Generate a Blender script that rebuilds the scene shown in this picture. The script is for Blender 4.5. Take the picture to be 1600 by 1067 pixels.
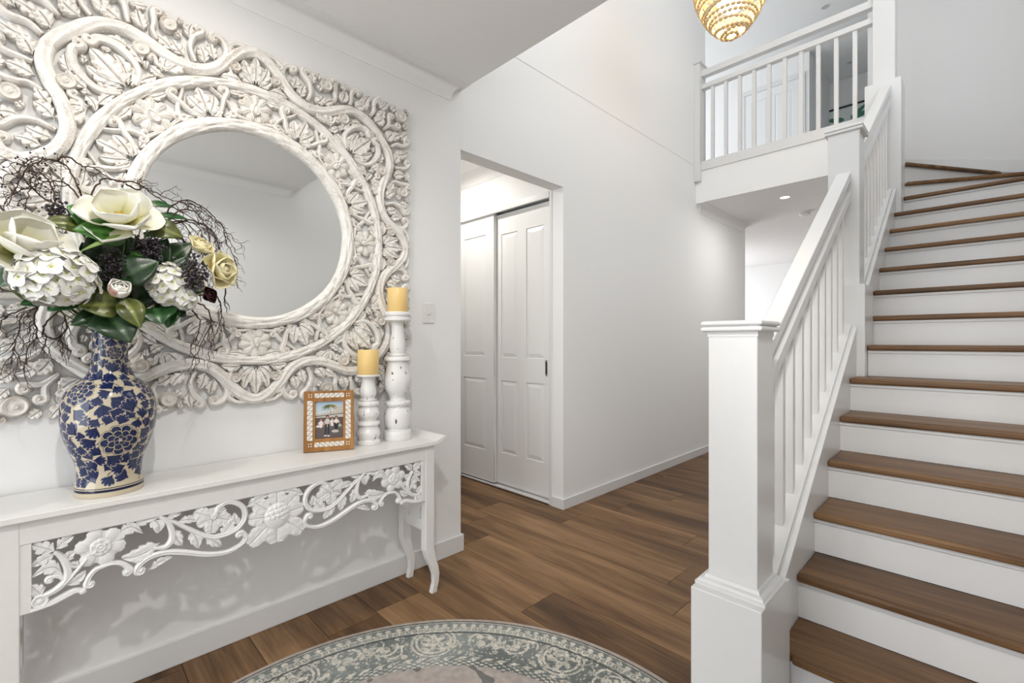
import bpy, bmesh, math, random
import numpy as np
from mathutils import Vector, Matrix, Euler

random.seed(7)
PI = math.pi
for o in list(bpy.data.objects):
    bpy.data.objects.remove(o)
SC = bpy.context.scene
COL = SC.collection

# ---------------------------------------------------------------- camera
H = 1.25
FPX, YAW, HOR = 728.8, math.radians(45.4), 533.1
cam_data = bpy.data.cameras.new('camera')
cam_data.sensor_width = 36.0
cam_data.lens = 36.0 * FPX / 1600.0
cam_data.clip_start = 0.03
cam = bpy.data.objects.new('camera', cam_data)
COL.objects.link(cam)
cam.location = (0, 0, H)
cam.rotation_euler = (math.radians(90), 0, YAW)
SC.camera = cam

# ---------------------------------------------------------------- light
SC.view_settings.view_transform = 'Standard'
SC.view_settings.look = 'None'
SC.view_settings.exposure = 0.31
SC.view_settings.gamma = 1.0
SC.view_settings.use_curve_mapping = False
wd = bpy.data.worlds.new('world')
SC.world = wd
wd.use_nodes = True
wd.node_tree.nodes['Background'].inputs[0].default_value = (0.94, 0.97, 1.0, 1)
wd.node_tree.nodes['Background'].inputs[1].default_value = 1.6

def area(name, loc, rot, sx, sy, power, col=(1, 1, 1), shape='RECTANGLE'):
    d = bpy.data.lights.new(name, 'AREA')
    d.shape = shape
    d.size = sx
    d.size_y = sy
    d.energy = power
    d.color = col
    o = bpy.data.objects.new(name, d)
    COL.objects.link(o)
    o.location = loc
    o.rotation_euler = rot
    return o

R90 = math.radians(90)
# unseen fill lamps added behind the camera, in the void, on the stair wall
area('entry_fill', (-0.9, -2.75, 1.35), (R90, 0, 0), 2.2, 2.3, 33, (0.92, 0.96, 1.0))
area('high_void_fill', (-0.9, 1.58, 4.35), (R90, 0, 0), 2.1, 1.6, 10, (0.92, 0.965, 1.0))
area('stair_wall_fill', (0.40, 3.3, 4.2), (R90, 0, R90), 2.3, 1.5, 9, (0.93, 0.965, 1.0))
# area fill in the rooms beyond (under the landing, and upstairs), no window built
area('rear_room_fill', (-4.3, 8.3, 1.5), (R90, 0, math.radians(-90)), 2.4, 1.9, 62, (0.95, 0.97, 1.0))
area('upstairs_fill', (-4.5, 6.9, 4.4), (R90, 0, math.radians(-90)), 1.6, 1.5, 2, (0.97, 0.975, 1.0))

# ---------------------------------------------------------------- helpers
def at(px, py, x):
    """where the sight line through a photograph point meets the vertical plane X = x"""
    f = Vector((-math.sin(YAW), math.cos(YAW), 0))
    r = Vector((math.cos(YAW), math.sin(YAW), 0))
    d = f + r * ((px - 800) / FPX) - Vector((0, 0, 1)) * ((py - HOR) / FPX)
    return Vector((0, 0, H)) + d * (x / d.x)

def tag(o, label=None, cat=None, group=None, kind=None):
    if label: o['label'] = label
    if cat: o['category'] = cat
    if group: o['group'] = group
    if kind: o['kind'] = kind
    return o

def empty(name, loc=(0, 0, 0), rz=0.0, label=None, cat=None, group=None, kind=None):
    o = bpy.data.objects.new(name, None)
    o.empty_display_size = 0.05
    COL.objects.link(o)
    o.location = loc
    o.rotation_euler = (0, 0, rz)
    return tag(o, label, cat, group, kind)

def link(name, me, mat, parent=None):
    o = bpy.data.objects.new(name, me)
    COL.objects.link(o)
    if mat is not None and not me.materials:
        me.materials.append(mat)
    if parent is not None:
        o.parent = parent
    return o

class MB:
    def __init__(s):
        s.v = []; s.f = []
    def add(s, vs, fs, M=None):
        n = len(s.v)
        if M is not None:
            vs = [M @ Vector(v) for v in vs]
        s.v += [tuple(v) for v in vs]
        s.f += [tuple(i + n for i in f) for f in fs]
        return s
    def box(s, x0, x1, y0, y1, z0, z1, M=None):
        vs = [(x0, y0, z0), (x1, y0, z0), (x1, y1, z0), (x0, y1, z0), (x0, y0, z1), (x1, y0, z1), (x1, y1, z1), (x0, y1, z1)]
        return s.add(vs, [(0, 3, 2, 1), (4, 5, 6, 7), (0, 1, 5, 4), (1, 2, 6, 5), (2, 3, 7, 6), (3, 0, 4, 7)], M)
    def prism(s, pts, axis, a, b, M=None):
        """polygon pts (2d) extruded along axis from a to b; axis 0: pts=(y,z), 1: pts=(x,z), 2: pts=(x,y)"""
        n = len(pts)
        def mk(p, t):
            return (t, p[0], p[1]) if axis == 0 else ((p[0], t, p[1]) if axis == 1 else (p[0], p[1], t))
        vs = [mk(p, a) for p in pts] + [mk(p, b) for p in pts]
        fs = [tuple(range(n)), tuple(range(2 * n - 1, n - 1, -1))]
        fs += [(i, (i + 1) % n, (i + 1) % n + n, i + n) for i in range(n)]
        return s.add(vs, fs, M)
    def lathe(s, prof, seg=32, M=None):
        vs = []; fs = []
        for r, z in prof:
            for k in range(seg):
                a = 2 * PI * k / seg
                vs.append((r * math.cos(a), r * math.sin(a), z))
        for i in range(len(prof) - 1):
            for k in range(seg):
                k2 = (k + 1) % seg
                fs.append((i * seg + k, i * seg + k2, (i + 1) * seg + k2, (i + 1) * seg + k))
        if prof[0][0] > 1e-5: fs.append(tuple(range(seg - 1, -1, -1)))
        if prof[-1][0] > 1e-5: fs.append(tuple(range((len(prof) - 1) * seg, len(prof) * seg)))
        return s.add(vs, fs, M)
    def tube(s, pts, rad, seg=6, cap=True):
        pts = [Vector(p) for p in pts]
        n = len(pts)
        if not hasattr(rad, '__len__'): rad = [rad] * n
        vs = []; fs = []
        up = Vector((0.31, 0.17, 0.94))
        prev = None
        for i, p in enumerate(pts):
            t = (pts[min(i + 1, n - 1)] - pts[max(i - 1, 0)])
            if t.length < 1e-9: t = Vector((0, 0, 1))
            t.normalize()
            a = (prev if prev is not None else up)
            a = a - t * a.dot(t)
            if a.length < 1e-6: a = Vector((1, 0, 0)) - t * t.x
            a.normalize(); prev = a
            b = t.cross(a)
            for k in range(seg):
                an = 2 * PI * k / seg
                vs.append(p + (a * math.cos(an) + b * math.sin(an)) * rad[i])
        for i in range(n - 1):
            for k in range(seg):
                k2 = (k + 1) % seg
                fs.append((i * seg + k, i * seg + k2, (i + 1) * seg + k2, (i + 1) * seg + k))
        if cap:
            fs.append(tuple(range(seg - 1, -1, -1)))
            fs.append(tuple(range((n - 1) * seg, n * seg)))
        return s.add(vs, fs)
    def ball(s, c, r, seg=8, rings=6, M=None, sz=1.0):
        prof = [(max(1e-6, r * math.sin(PI * i / rings)), -r * sz * math.cos(PI * i / rings)) for i in range(rings + 1)]
        T = Matrix.Translation(c)
        return s.lathe(prof, seg, (T @ M) if M is not None else T)
    def mesh(s, name='m', smooth=None):
        me = bpy.data.meshes.new(name)
        me.from_pydata(s.v, [], s.f)
        bm = bmesh.new(); bm.from_mesh(me)
        bmesh.ops.recalc_face_normals(bm, faces=bm.faces)
        bm.to_mesh(me); bm.free()
        if smooth is not None:
            for p in me.polygons: p.use_smooth = True
            me.set_sharp_from_angle(angle=math.radians(smooth))
        return me
    def build(s, name, mat, parent=None, smooth=None, bevel=0.0, seg=2):
        o = link(name, s.mesh(name, smooth), mat, parent)
        if bevel > 0:
            m = o.modifiers.new('bevel', 'BEVEL'); m.width = bevel; m.segments = seg; m.limit_method = 'ANGLE'
            m.angle_limit = math.radians(40); m.harden_normals = False
        return o

def struct(o, label=None, cat='wall'):
    o['kind'] = 'structure'
    if label: o['label'] = label; o['category'] = cat
    return o

def catmull(pts, per=6):
    P = [Vector(p) for p in pts]
    if len(P) < 3:
        return [P[0].lerp(P[-1], i / per) for i in range(per + 1)]
    P = [P[0] * 2 - P[1]] + P + [P[-1] * 2 - P[-2]]
    out = []
    for i in range(1, len(P) - 2):
        for k in range(per):
            t = k / per
            a, b, c, d = P[i - 1], P[i], P[i + 1], P[i + 2]
            out.append(0.5 * ((2 * b) + (c - a) * t + (2 * a - 5 * b + 4 * c - d) * t * t + (-a + 3 * b - 3 * c + d) * t ** 3))
    out.append(P[-2])
    return out

# ---------------------------------------------------------------- materials
def mat_new(name):
    m = bpy.data.materials.new(name)
    m.use_nodes = True
    nt = m.node_tree
    return m, nt, nt.nodes['Principled BSDF']

def N(nt, kind, **kw):
    n = nt.nodes.new(kind)
    for k, v in kw.items():
        if hasattr(n, k): setattr(n, k, v)
        else: n.inputs[k].default_value = v
    return n

def ramp(nt, fac, stops):
    r = nt.nodes.new('ShaderNodeValToRGB')
    el = r.color_ramp.elements
    while len(el) < len(stops): el.new(0.5)
    for e, (p, c) in zip(el, stops):
        e.position = p; e.color = (*c, 1)
    nt.links.new(fac, r.inputs[0])
    return r

def bump(nt, bsdf, fac, strength, dist=0.001):
    b = nt.nodes.new('ShaderNodeBump')
    b.inputs['Strength'].default_value = strength
    b.inputs['Distance'].default_value = dist
    nt.links.new(fac, b.inputs['Height'])
    nt.links.new(b.outputs[0], bsdf.inputs['Normal'])

def simple(name, col, rough=0.5, noise=0.0, scale=60.0, bmp=0.0, spec=0.5, vary=0.04, metal=0.0, coat=0.0):
    m, nt, b = mat_new(name)
    b.inputs['Roughness'].default_value = rough
    b.inputs['Specular IOR Level'].default_value = spec
    b.inputs['Metallic'].default_value = metal
    b.inputs['Coat Weight'].default_value = coat
    tc = N(nt, 'ShaderNodeTexCoord')
    nz = N(nt, 'ShaderNodeTexNoise'); nz.inputs['Scale'].default_value = scale; nz.inputs['Detail'].default_value = 4
    nt.links.new(tc.outputs['Object'], nz.inputs['Vector'])
    lo = tuple(max(0, c * (1 - vary)) for c in col); hi = tuple(min(1, c * (1 + vary)) for c in col)
    r = ramp(nt, nz.outputs['Fac'], [(0.3, lo), (0.7, hi)])
    nt.links.new(r.outputs[0], b.inputs['Base Color'])
    if bmp > 0: bump(nt, b, nz.outputs['Fac'], bmp)
    return m

M_wall = simple('wall_paint', (0.85, 0.85, 0.845), 0.85, scale=220, bmp=0.06, spec=0.25, vary=0.008)
M_ceil = simple('ceiling_paint', (0.88, 0.88, 0.875), 0.9, scale=200, bmp=0.03, spec=0.2, vary=0.006)
M_trim = simple('gloss_trim_paint', (0.735, 0.735, 0.73), 0.28, scale=40, bmp=0.02, vary=0.006)
M_door = simple('satin_door_paint', (0.80, 0.805, 0.80), 0.3, scale=300, bmp=0.04, vary=0.006)
M_table = simple('table_paint', (0.80, 0.79, 0.765), 0.33, scale=30, bmp=0.05, vary=0.012)
M_apron = simple('apron_paint', (0.83, 0.825, 0.81), 0.4, scale=90, bmp=0.15, vary=0.02)
M_black = simple('black_metal', (0.03, 0.03, 0.03), 0.35, metal=0.6)
M_chrome = simple('satin_metal', (0.55, 0.55, 0.55), 0.25, metal=1.0)
M_plastic = simple('white_plastic', (0.8, 0.8, 0.78), 0.3)
M_dark = simple('dark_gap', (0.03, 0.03, 0.03), 0.8)

def wood(name, stops, along=0, rnd=True, rough=0.38, gscale=1.0, tone=0.35):
    """long-grained timber; along = axis of the grain in object space"""
    m, nt, b = mat_new(name)
    b.inputs['Roughness'].default_value = rough
    tc = N(nt, 'ShaderNodeTexCoord')
    oi = N(nt, 'ShaderNodeObjectInfo')
    mp = N(nt, 'ShaderNodeMapping')
    sc = [9 * gscale, 9 * gscale, 9 * gscale]; sc[along] = 0.9 * gscale
    mp.inputs['Scale'].default_value = sc
    cx = N(nt, 'ShaderNodeCombineXYZ')
    mu = N(nt, 'ShaderNodeMath', operation='MULTIPLY'); mu.inputs[1].default_value = 37.0
    nt.links.new(oi.outputs['Random'], mu.inputs[0])
    for i in range(3): nt.links.new(mu.outputs[0], cx.inputs[i])
    nt.links.new(cx.outputs[0], mp.inputs['Location'])
    nt.links.new(tc.outputs['Object'], mp.inputs['Vector'])
    n1 = N(nt, 'ShaderNodeTexNoise'); n1.inputs['Scale'].default_value = 1.0; n1.inputs['Detail'].default_value = 8; n1.inputs['Roughness'].default_value = 0.6
    n1.inputs['Distortion'].default_value = 0.5
    nt.links.new(mp.outputs[0], n1.inputs['Vector'])
    mp2 = N(nt, 'ShaderNodeMapping')
    sc2 = [95 * gscale] * 3; sc2[along] = 3.0 * gscale
    mp2.inputs['Scale'].default_value = sc2
    nt.links.new(tc.outputs['Object'], mp2.inputs['Vector'])
    n2 = N(nt, 'ShaderNodeTexNoise'); n2.inputs['Scale'].default_value = 1.0; n2.inputs['Detail'].default_value = 5
    nt.links.new(mp2.outputs[0], n2.inputs['Vector'])
    mix = N(nt, 'ShaderNodeMath', operation='MULTIPLY_ADD'); mix.inputs[1].default_value = 0.35
    nt.links.new(n2.outputs['Fac'], mix.inputs[0]); nt.links.new(n1.outputs['Fac'], mix.inputs[2])
    su = N(nt, 'ShaderNodeMath', operation='MULTIPLY_ADD')
    su.inputs[1].default_value = tone if rnd else 0.0
    nt.links.new(oi.outputs['Random'], su.inputs[0]); nt.links.new(mix.outputs[0], su.inputs[2])
    off = N(nt, 'ShaderNodeMath', operation='SUBTRACT'); off.inputs[1].default_value = 0.175 + (tone / 2 if rnd else 0)
    nt.links.new(su.outputs[0], off.inputs[0])
    r = ramp(nt, off.outputs[0], stops)
    nt.links.new(r.outputs[0], b.inputs['Base Color'])
    bump(nt, b, n2.outputs['Fac'], 0.12, 0.0006)
    b.inputs['Specular IOR Level'].default_value = 0.32
    rr = N(nt, 'ShaderNodeMapRange'); rr.inputs[3].default_value = rough - 0.06; rr.inputs[4].default_value = rough + 0.1
    nt.links.new(n2.outputs['Fac'], rr.inputs[0]); nt.links.new(rr.outputs[0], b.inputs['Roughness'])
    return m

M_floor = wood('floor_boards', [(0.24, (0.048, 0.022, 0.008)), (0.42, (0.130, 0.066, 0.027)), (0.58, (0.215, 0.119, 0.053)), (0.80, (0.36, 0.215, 0.105))], 0, True, 0.42, 1.0, 0.22)
M_tread = wood('tread_boards', [(0.24, (0.040, 0.018, 0.007)), (0.42, (0.115, 0.057, 0.023)), (0.58, (0.200, 0.108, 0.047)), (0.80, (0.31, 0.18, 0.085))], 0, True, 0.42, 1.0, 0.12)
M_frame = wood('teak_frame', [(0.3, (0.18, 0.075, 0.018)), (0.5, (0.33, 0.15, 0.04)), (0.7, (0.44, 0.22, 0.07))], 2, False, 0.45, 2.0)

# whitewashed carved timber: off-white paint with brown timber rubbed through in fine streaks
def whitewash(name, base, amount=0.5, rough=0.6):
    m, nt, b = mat_new(name)
    b.inputs['Roughness'].default_value = rough
    tc = N(nt, 'ShaderNodeTexCoord')
    n1 = N(nt, 'ShaderNodeTexNoise'); n1.inputs['Scale'].default_value = 9; n1.inputs['Detail'].default_value = 6; n1.inputs['Distortion'].default_value = 2.5
    nt.links.new(tc.outputs['Object'], n1.inputs['Vector'])
    n2 = N(nt, 'ShaderNodeTexNoise'); n2.inputs['Scale'].default_value = 55; n2.inputs['Detail'].default_value = 5; n2.inputs['Distortion'].default_value = 3.0
    nt.links.new(tc.outputs['Object'], n2.inputs['Vector'])
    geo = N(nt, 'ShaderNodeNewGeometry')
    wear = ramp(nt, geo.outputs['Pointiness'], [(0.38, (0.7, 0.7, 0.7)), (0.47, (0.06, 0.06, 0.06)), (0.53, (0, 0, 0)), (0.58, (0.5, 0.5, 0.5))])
    line = ramp(nt, n2.outputs['Fac'], [(0.44, (0, 0, 0)), (0.488, (1, 1, 1)), (0.512, (1, 1, 1)), (0.56, (0, 0, 0))])
    patch = ramp(nt, n1.outputs['Fac'], [(0.45, (0, 0, 0)), (0.62, (1, 1, 1))])
    mu = N(nt, 'ShaderNodeMath', operation='MULTIPLY')
    nt.links.new(line.outputs[0], mu.inputs[0]); nt.links.new(patch.outputs[0], mu.inputs[1])
    mu2 = N(nt, 'ShaderNodeMath', operation='MULTIPLY'); mu2.inputs[1].default_value = amount
    nt.links.new(mu.outputs[0], mu2.inputs[0])
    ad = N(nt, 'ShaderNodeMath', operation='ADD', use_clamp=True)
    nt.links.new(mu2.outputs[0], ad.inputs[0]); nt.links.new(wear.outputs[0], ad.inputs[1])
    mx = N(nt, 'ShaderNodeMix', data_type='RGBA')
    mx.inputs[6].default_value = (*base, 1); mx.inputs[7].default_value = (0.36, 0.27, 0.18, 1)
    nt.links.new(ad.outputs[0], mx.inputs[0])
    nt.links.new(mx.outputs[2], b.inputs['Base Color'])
    bump(nt, b, n2.outputs['Fac'], 0.25, 0.001)
    return m
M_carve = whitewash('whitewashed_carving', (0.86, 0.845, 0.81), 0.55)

def vcol(name, rough=0.4, coat=0.0, bmp=None, noise=0.0):
    m, nt, b = mat_new(name)
    b.inputs['Roughness'].default_value = rough
    b.inputs['Coat Weight'].default_value = coat
    b.inputs['Coat Roughness'].default_value = 0.03
    a = N(nt, 'ShaderNodeAttribute'); a.attribute_name = 'paint'
    nt.links.new(a.outputs['Color'], b.inputs['Base Color'])
    if bmp:
        tc = N(nt, 'ShaderNodeTexCoord')
        nz = N(nt, 'ShaderNodeTexNoise'); nz.inputs['Scale'].default_value = bmp[0]; nz.inputs['Detail'].default_value = 3
        nt.links.new(tc.outputs['Object'], nz.inputs['Vector'])
        bump(nt, b, nz.outputs['Fac'], bmp[1], bmp[2])
    return m

def paint(me, cols):
    ca = me.color_attributes.new('paint', 'FLOAT_COLOR', 'POINT')
    c = np.ones((len(me.vertices), 4), dtype=np.float32)
    c[:, :3] = cols
    ca.data.foreach_set('color', c.ravel())

# ================================================================ THE SHELL
XW, Y1, Y2, ZC = -2.205, 1.74, 2.71, 2.75
YL = 4.985                      # front of the landing
ZL = 3.163                      # upstairs floor
ZT = 5.57                       # upper ceiling
XR = 0.42                       # right wall
YE = 6.2                        # end wall of the stairs

# floor planks, grain along X
fl = MB().box(-4.8, 0.5, -2.9, 10.2, -0.08, -0.012).build('floor', M_dark)
struct(fl)
rows_y0 = 1.305 - 0.237 * 18
joint_x = {3: -0.62, 0: -1.98, 4: -0.30, 2: -1.505, 1: -0.95}
pk = 0
for i in range(60):
    y0 = rows_y0 + 0.237 * i
    if y0 > 10.1: break
    k = i - 17
    off = {0: -1.98, 1: -1.22, 2: -1.505, 3: -0.75, 4: -2.50, 5: -1.15, 6: -2.05, 7: -1.3, 8: -1.92}.get(k, -2.0 + 1.5 * ((i * 0.377) % 1))
    x = off - 1.5 * 4
    while x < 0.5:
        a, b = max(x, -4.8), min(x + 1.5, 0.5)
        if b - a > 0.02 and not (y0 < -0.4):
            cx, cy = (a + b) / 2, y0 + 0.1185
            g = 0.0012
            o = MB().box(a - cx + g, b - cx - g, -0.1185 + g, 0.1185 - g, -0.0125, 0.0).build('plank', M_floor, fl)
            o.location = (cx, cy, 0.0)
            pk += 1
        x += 1.5
MB().box(-4.8, 0.5, -2.9, rows_y0 + 0.237 * 11, -0.012, 0.0).build('plank', M_floor, fl)

w = MB()
w.box(-2.32, XW + 0.003, -2.9, Y1, 0, ZC + 0.02)
w.box(-4.8, -2.32, Y1 - 0.12, Y1, 0, ZC + 0.02)
struct(w.build('wall_left', M_wall))
w = MB()
w.box(-2.32, XW, Y2, 6.46, 0, ZC)
w.box(-2.32, XW, Y1, Y2, 2.40, ZC)
w.box(-2.32, XW, Y1 + 0.0, 5.22, ZC, ZT)
w.box(-4.8, -2.32, 2.722, 2.82, 2.402, ZC + 0.02)       # above the sliding doors
w.box(-4.8, -2.32, 3.3, 3.4, 0, ZC)                      # back of the cupboard
w.box(-4.8, -4.7, Y1, 10.2, 0, ZC)                       # far left
struct(w.build('wall_hall', M_wall))
w = MB()
w.box(XR, XR + 0.1, -2.9, 10.2, 0, 3.45); w.box(XR, XR + 0.1, -2.9, 10.2, 4.95, ZT)
w.box(XR, XR + 0.1, -2.9, 2.15, 3.45, 4.95); w.box(XR, XR + 0.1, 4.45, 10.2, 3.45, 4.95)
struct(w.build('wall_right', M_wall))
w = MB()
for yy in (2.15, 3.275, 4.40): w.box(XR + 0.02, XR + 0.07, yy, yy + 0.05, 3.45, 4.95)
for zz in (3.45, 4.90): w.box(XR + 0.02, XR + 0.07, 2.15, 4.45, zz, zz + 0.05)
struct(w.build('added_window_3', M_trim))  # unseen window frame, added to go with the stair wall fill lamp
struct(MB().box(-4.8, XR, 10.0, 10.1, 0, ZT).build('wall_far', M_wall))
# entry wall behind the camera, with an opening added for the fill lamp
w = MB()
w.box(-2.32, -2.05, -2.9, -2.8, 0, ZC); w.box(0.22, XR, -2.9, -2.8, 0, ZC); w.box(-2.05, 0.22, -2.9, -2.8, 2.5, ZC)
struct(w.build('wall_entry', M_wall))
w = MB()
for xx in (-2.05, -1.35, -0.45, 0.17): w.box(xx, xx + 0.05, -2.88, -2.82, 0, 2.5)
for zz in (0.0, 2.45): w.box(-2.05, 0.22, -2.88, -2.82, zz, zz + 0.05)
struct(w.build('added_window_1', M_trim))  # frame of the added entry opening
# wall over the low ceiling edge, holding a high window added for light
w = MB()
w.box(-2.205, -2.0, 1.5, 1.62, ZC + 0.1, ZT); w.box(0.2, XR, 1.5, 1.62, ZC + 0.1, ZT)
w.box(-2.0, 0.2, 1.5, 1.62, ZC + 0.1, 3.5); w.box(-2.0, 0.2, 1.5, 1.62, 5.2, ZT)
struct(w.build('wall_void', M_wall))
w = MB()
for xx in (-2.0, -1.27, -0.55, 0.15): w.box(xx, xx + 0.05, 1.53, 1.58, 3.5, 5.2)
for zz in (3.5, 5.15): w.box(-2.0, 0.2, 1.53, 1.58, zz, zz + 0.05)
struct(w.build('added_window_2', M_trim))  # unseen high window frame, added with its fill lamp
# end wall of the stairs
struct(MB().box(-0.88, XR, YE, YE + 0.1, 0, ZT).build('wall_stairs', M_wall))

# ceilings
c = MB()
c.box(-2.205, XR, -2.9, Y1, ZC, ZC + 0.12)
struct(c.build('ceiling', M_ceil))
c = MB(); c.box(-4.8, -2.32, Y1, 2.722, ZC, ZC + 0.1)
struct(c.build('ceiling_hall', M_ceil))
c = MB(); c.box(-4.8, XR, 1.4, 10.2, ZT, ZT + 0.1)
struct(c.build('ceiling_upper', M_ceil))
# landing slab: its underside is the ceiling below, its top the upstairs floor
c = MB()
c.box(-4.8, -0.74, YL, YE, ZC, ZL)
c.box(-4.8, XR, YE + 0.1, 10.2, ZC, ZL)
c.box(-4.8, -0.88, YE, YE + 0.1, ZC, ZL)
struct(c.build('ceiling_landing', M_ceil))
struct(MB().box(-4.8, -0.74, YL + 0.01, 6.19, ZL, ZL + 0.008).build('floor_landing', M_wall))
# fascia edge trim and shadow joint
struct(MB().box(-2.205, -0.72, YL - 0.014, YL + 0.05, 3.088, 3.172).build('trim_1', M_trim, bevel=0.003))
struct(MB().box(XW - 0.001, XW + 0.003, Y1, YL, 3.150, 3.166).build('trim_2', M_wall, bevel=0.001))
# upstairs hall walls
w = MB()
w.box(-4.8, -2.75, 8.0, 8.1, ZL, ZT); w.box(-1.93, -1.83, 8.0, 9.3, ZL, ZT); w.box(-2.75, -1.93, 8.0, 8.1, 5.23, ZT)
w.box(-1.93, XR, 9.3, 9.4, ZL, ZT)
w.box(-2.9, -2.32, 5.12, 5.22, ZL, ZT)
struct(w.build('wall_upstairs', M_wall))

# coving
def cove(name, x_or_y, a, b, axis, sgn, z=ZC, s=0.09, ret_a=False, ret_b=False):
    """concave 90 mm plaster coving; axis 'y' runs along Y on wall plane x; sgn = direction off the wall"""
    prof = [(0.0, -s), (0.004, -s)]
    for i in range(7):
        t = (PI / 2) * i / 6
        prof.append((s - (s - 0.012) * math.cos(t) - 0.0, -s + 0.01 + (s - 0.014) * math.sin(t) * 1.0))
    prof += [(s, -0.004), (s, 0.0)]
    m = MB(); vs = []; n = len(prof)
    for end in (0, 1):
        for d, zz in prof:
            e = (a + (s - d if ret_a else 0)) if end == 0 else (b - (s - d if ret_b else 0))
            vs.append((x_or_y + sgn * d, e, z + zz) if axis == 'y' else (e, x_or_y + sgn * d, z + zz))
    for end in (0, 1):      # wall-side points so the mitred return closes back to the wall
        for d, zz in prof:
            e = (a + (s - d if ret_a else 0)) if end == 0 else (b - (s - d if ret_b else 0))
            vs.append((x_or_y, e, z + zz) if axis == 'y' else (e, x_or_y, z + zz))
    fs = [(i, i + 1, n + i + 1, n + i) for i in range(n - 1)]
    for end in (0, 1):
        o = end * n; q = 2 * n + end * n
        fs += [(o + i, o + i + 1, q + i + 1, q + i) for i in range(n - 1)]
    m.add(vs, fs)
    return struct(m.build(name, M_ceil, smooth=35))
cove('trim_3', XW + 0.003, -2.8, Y1, 'y', 1, ret_b=True)
cove('trim_4', XW, YL, 6.46, 'y', 1, ret_a=True, ret_b=True)
cove('trim_5', 2.722, -4.7, -2.32, 'x', -1)
cove('trim_6', XR, -2.8, Y1, 'y', -1, ret_b=True)

# baseboards
def skirt(name, boxes):
    m = MB()
    for b in boxes: m.box(*b)
    return struct(m.build(name, M_trim, bevel=0.003))
skirt('baseboard_left', [(XW, XW + 0.016, -2.8, Y1 + 0.016, 0, 0.098), (-2.32, XW + 0.003, Y1, Y1 + 0.016, 0, 0.098)])
skirt('baseboard_hall', [(XW - 0.001, XW + 0.014, Y2 - 0.014, 6.46, 0, 0.078), (-2.31, XW, Y2 - 0.014, Y2, 0, 0.078)])
skirt('baseboard_right', [(XR - 0.016, XR, -2.8, 1.8, 0, 0.098)])
skirt('baseboard_far', [(-4.7, -0.7, 9.984, 10.0, 0, 0.098)])
# raking skirting up the winders on the end wall
m = MB()
m.prism([(-0.60, 3.115), (XR, 2.83), (XR, 2.71), (-0.60, 2.995)], 1, YE - 0.016, YE)
struct(m.build('baseboard_stairs', M_trim, bevel=0.003))

# ---------------------------------------------------------------- sliding cupboard doors
def door_leaf(name, w, h, cols, label, mat=M_door, cuts=(0.55, 0.455)):
    t = empty(name, label=label, cat='door', kind='structure')
    core = MB().box(0, w, 0.007, 0.034, 0, h)
    st, mid = 0.105, 0.11
    cw = (w - st * (cols + 1)) / cols
    zs = [(0.27, h * 0.5 - 0.27), (h * 0.5 - 0.07, h - 0.17)] if h > 2.2 else [(0.22, 0.84), (0.98, h - 0.13)]
    for c in range(cols + 1):
        core.box(c * (cw + st), c * (cw + st) + st, 0, 0.008, 0, h)
    zz = [0] + [v for z in zs for v in z] + [h]
    for i in range(0, len(zz), 2):
        core.box(0, w, 0.0001, 0.008, zz[i], zz[i + 1])
    core.build('door_slab', mat, t, bevel=0.002)
    for c in range(cols):
        x0 = st + c * (cw + st)
        for z0, z1 in zs:
            p = MB(); e = 0.03; a = x0 + 0.006; b = x0 + cw - 0.006; lo = z0 + 0.006; hi = z1 - 0.006
            vs = [(a, 0.007, lo), (b, 0.007, lo), (b, 0.007, hi), (a, 0.007, hi),
                  (a + e, 0.0008, lo + e), (b - e, 0.0008, lo + e), (b - e, 0.0008, hi - e), (a + e, 0.0008, hi - e)]
            p.add(vs, [(0, 1, 5, 4), (1, 2, 6, 5), (2, 3, 7, 6), (3, 0, 4, 7), (4, 5, 6, 7)])
            p.build('panel', mat, t)
    return t
d1 = door_leaf('door_1', 0.93, 2.335, 2, 'white four-panel sliding cupboard door at left, in front of its neighbour')
d1.location = (-3.915, 2.7225, 0.026)
d2 = door_leaf('door_2', 0.70, 2.315, 2, 'white four-panel sliding cupboard door at right, with a dark recessed pull')
d2.location = (-3.035, 2.760, 0.026)
hd = MB()
hd.prism([(0.012 * math.cos(a) , (0.052 if math.sin(a) >= 0 else -0.052) + 0.012 * math.sin(a)) for a in [2 * PI * k / 24 for k in range(24)]], 1, -0.003, 0.0)
h_ = hd.build('handle', M_chrome, d2, bevel=0.001); h_.location = (0.621, 0.0, 1.016)
hd = MB()
hd.prism([(0.006 * math.cos(a), (0.045 if math.sin(a) >= 0 else -0.045) + 0.006 * math.sin(a)) for a in [2 * PI * k / 24 for k in range(24)]], 1, -0.0042, -0.003)
hd.ball((0, -0.006, -0.028), 0.006, 10, 6)
h2 = hd.build('finger_slot', M_black, h_)
# frame, head track and sill track of the doors
m = MB()
m.box(-4.7, -2.339, 2.700, 2.7215, 2.352, 2.402)
m.box(-2.339, -2.312, 2.704, 2.83, 0, 2.402)
struct(m.build('trim_7', M_trim, bevel=0.003))
m = MB(); m.box(-4.7, -2.338, 2.722, 2.83, 2.372, 2.402)
struct(m.build('trim_8', M_trim))
m = MB(); m.box(-4.7, -2.338, 2.70, 2.83, 0, 0.012); m.box(-4.7, -2.338, 2.70, 2.712, 0.0, 0.022); m.box(-4.7, -2.338, 2.776, 2.782, 0.0, 0.02)
struct(m.build('trim_9', M_trim, bevel=0.002))
MBk = MB().box(-4.7, -2.32, 3.0, 3.02, 0, 2.4)
struct(MBk.build('wall_cupboard', M_dark))

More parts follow.
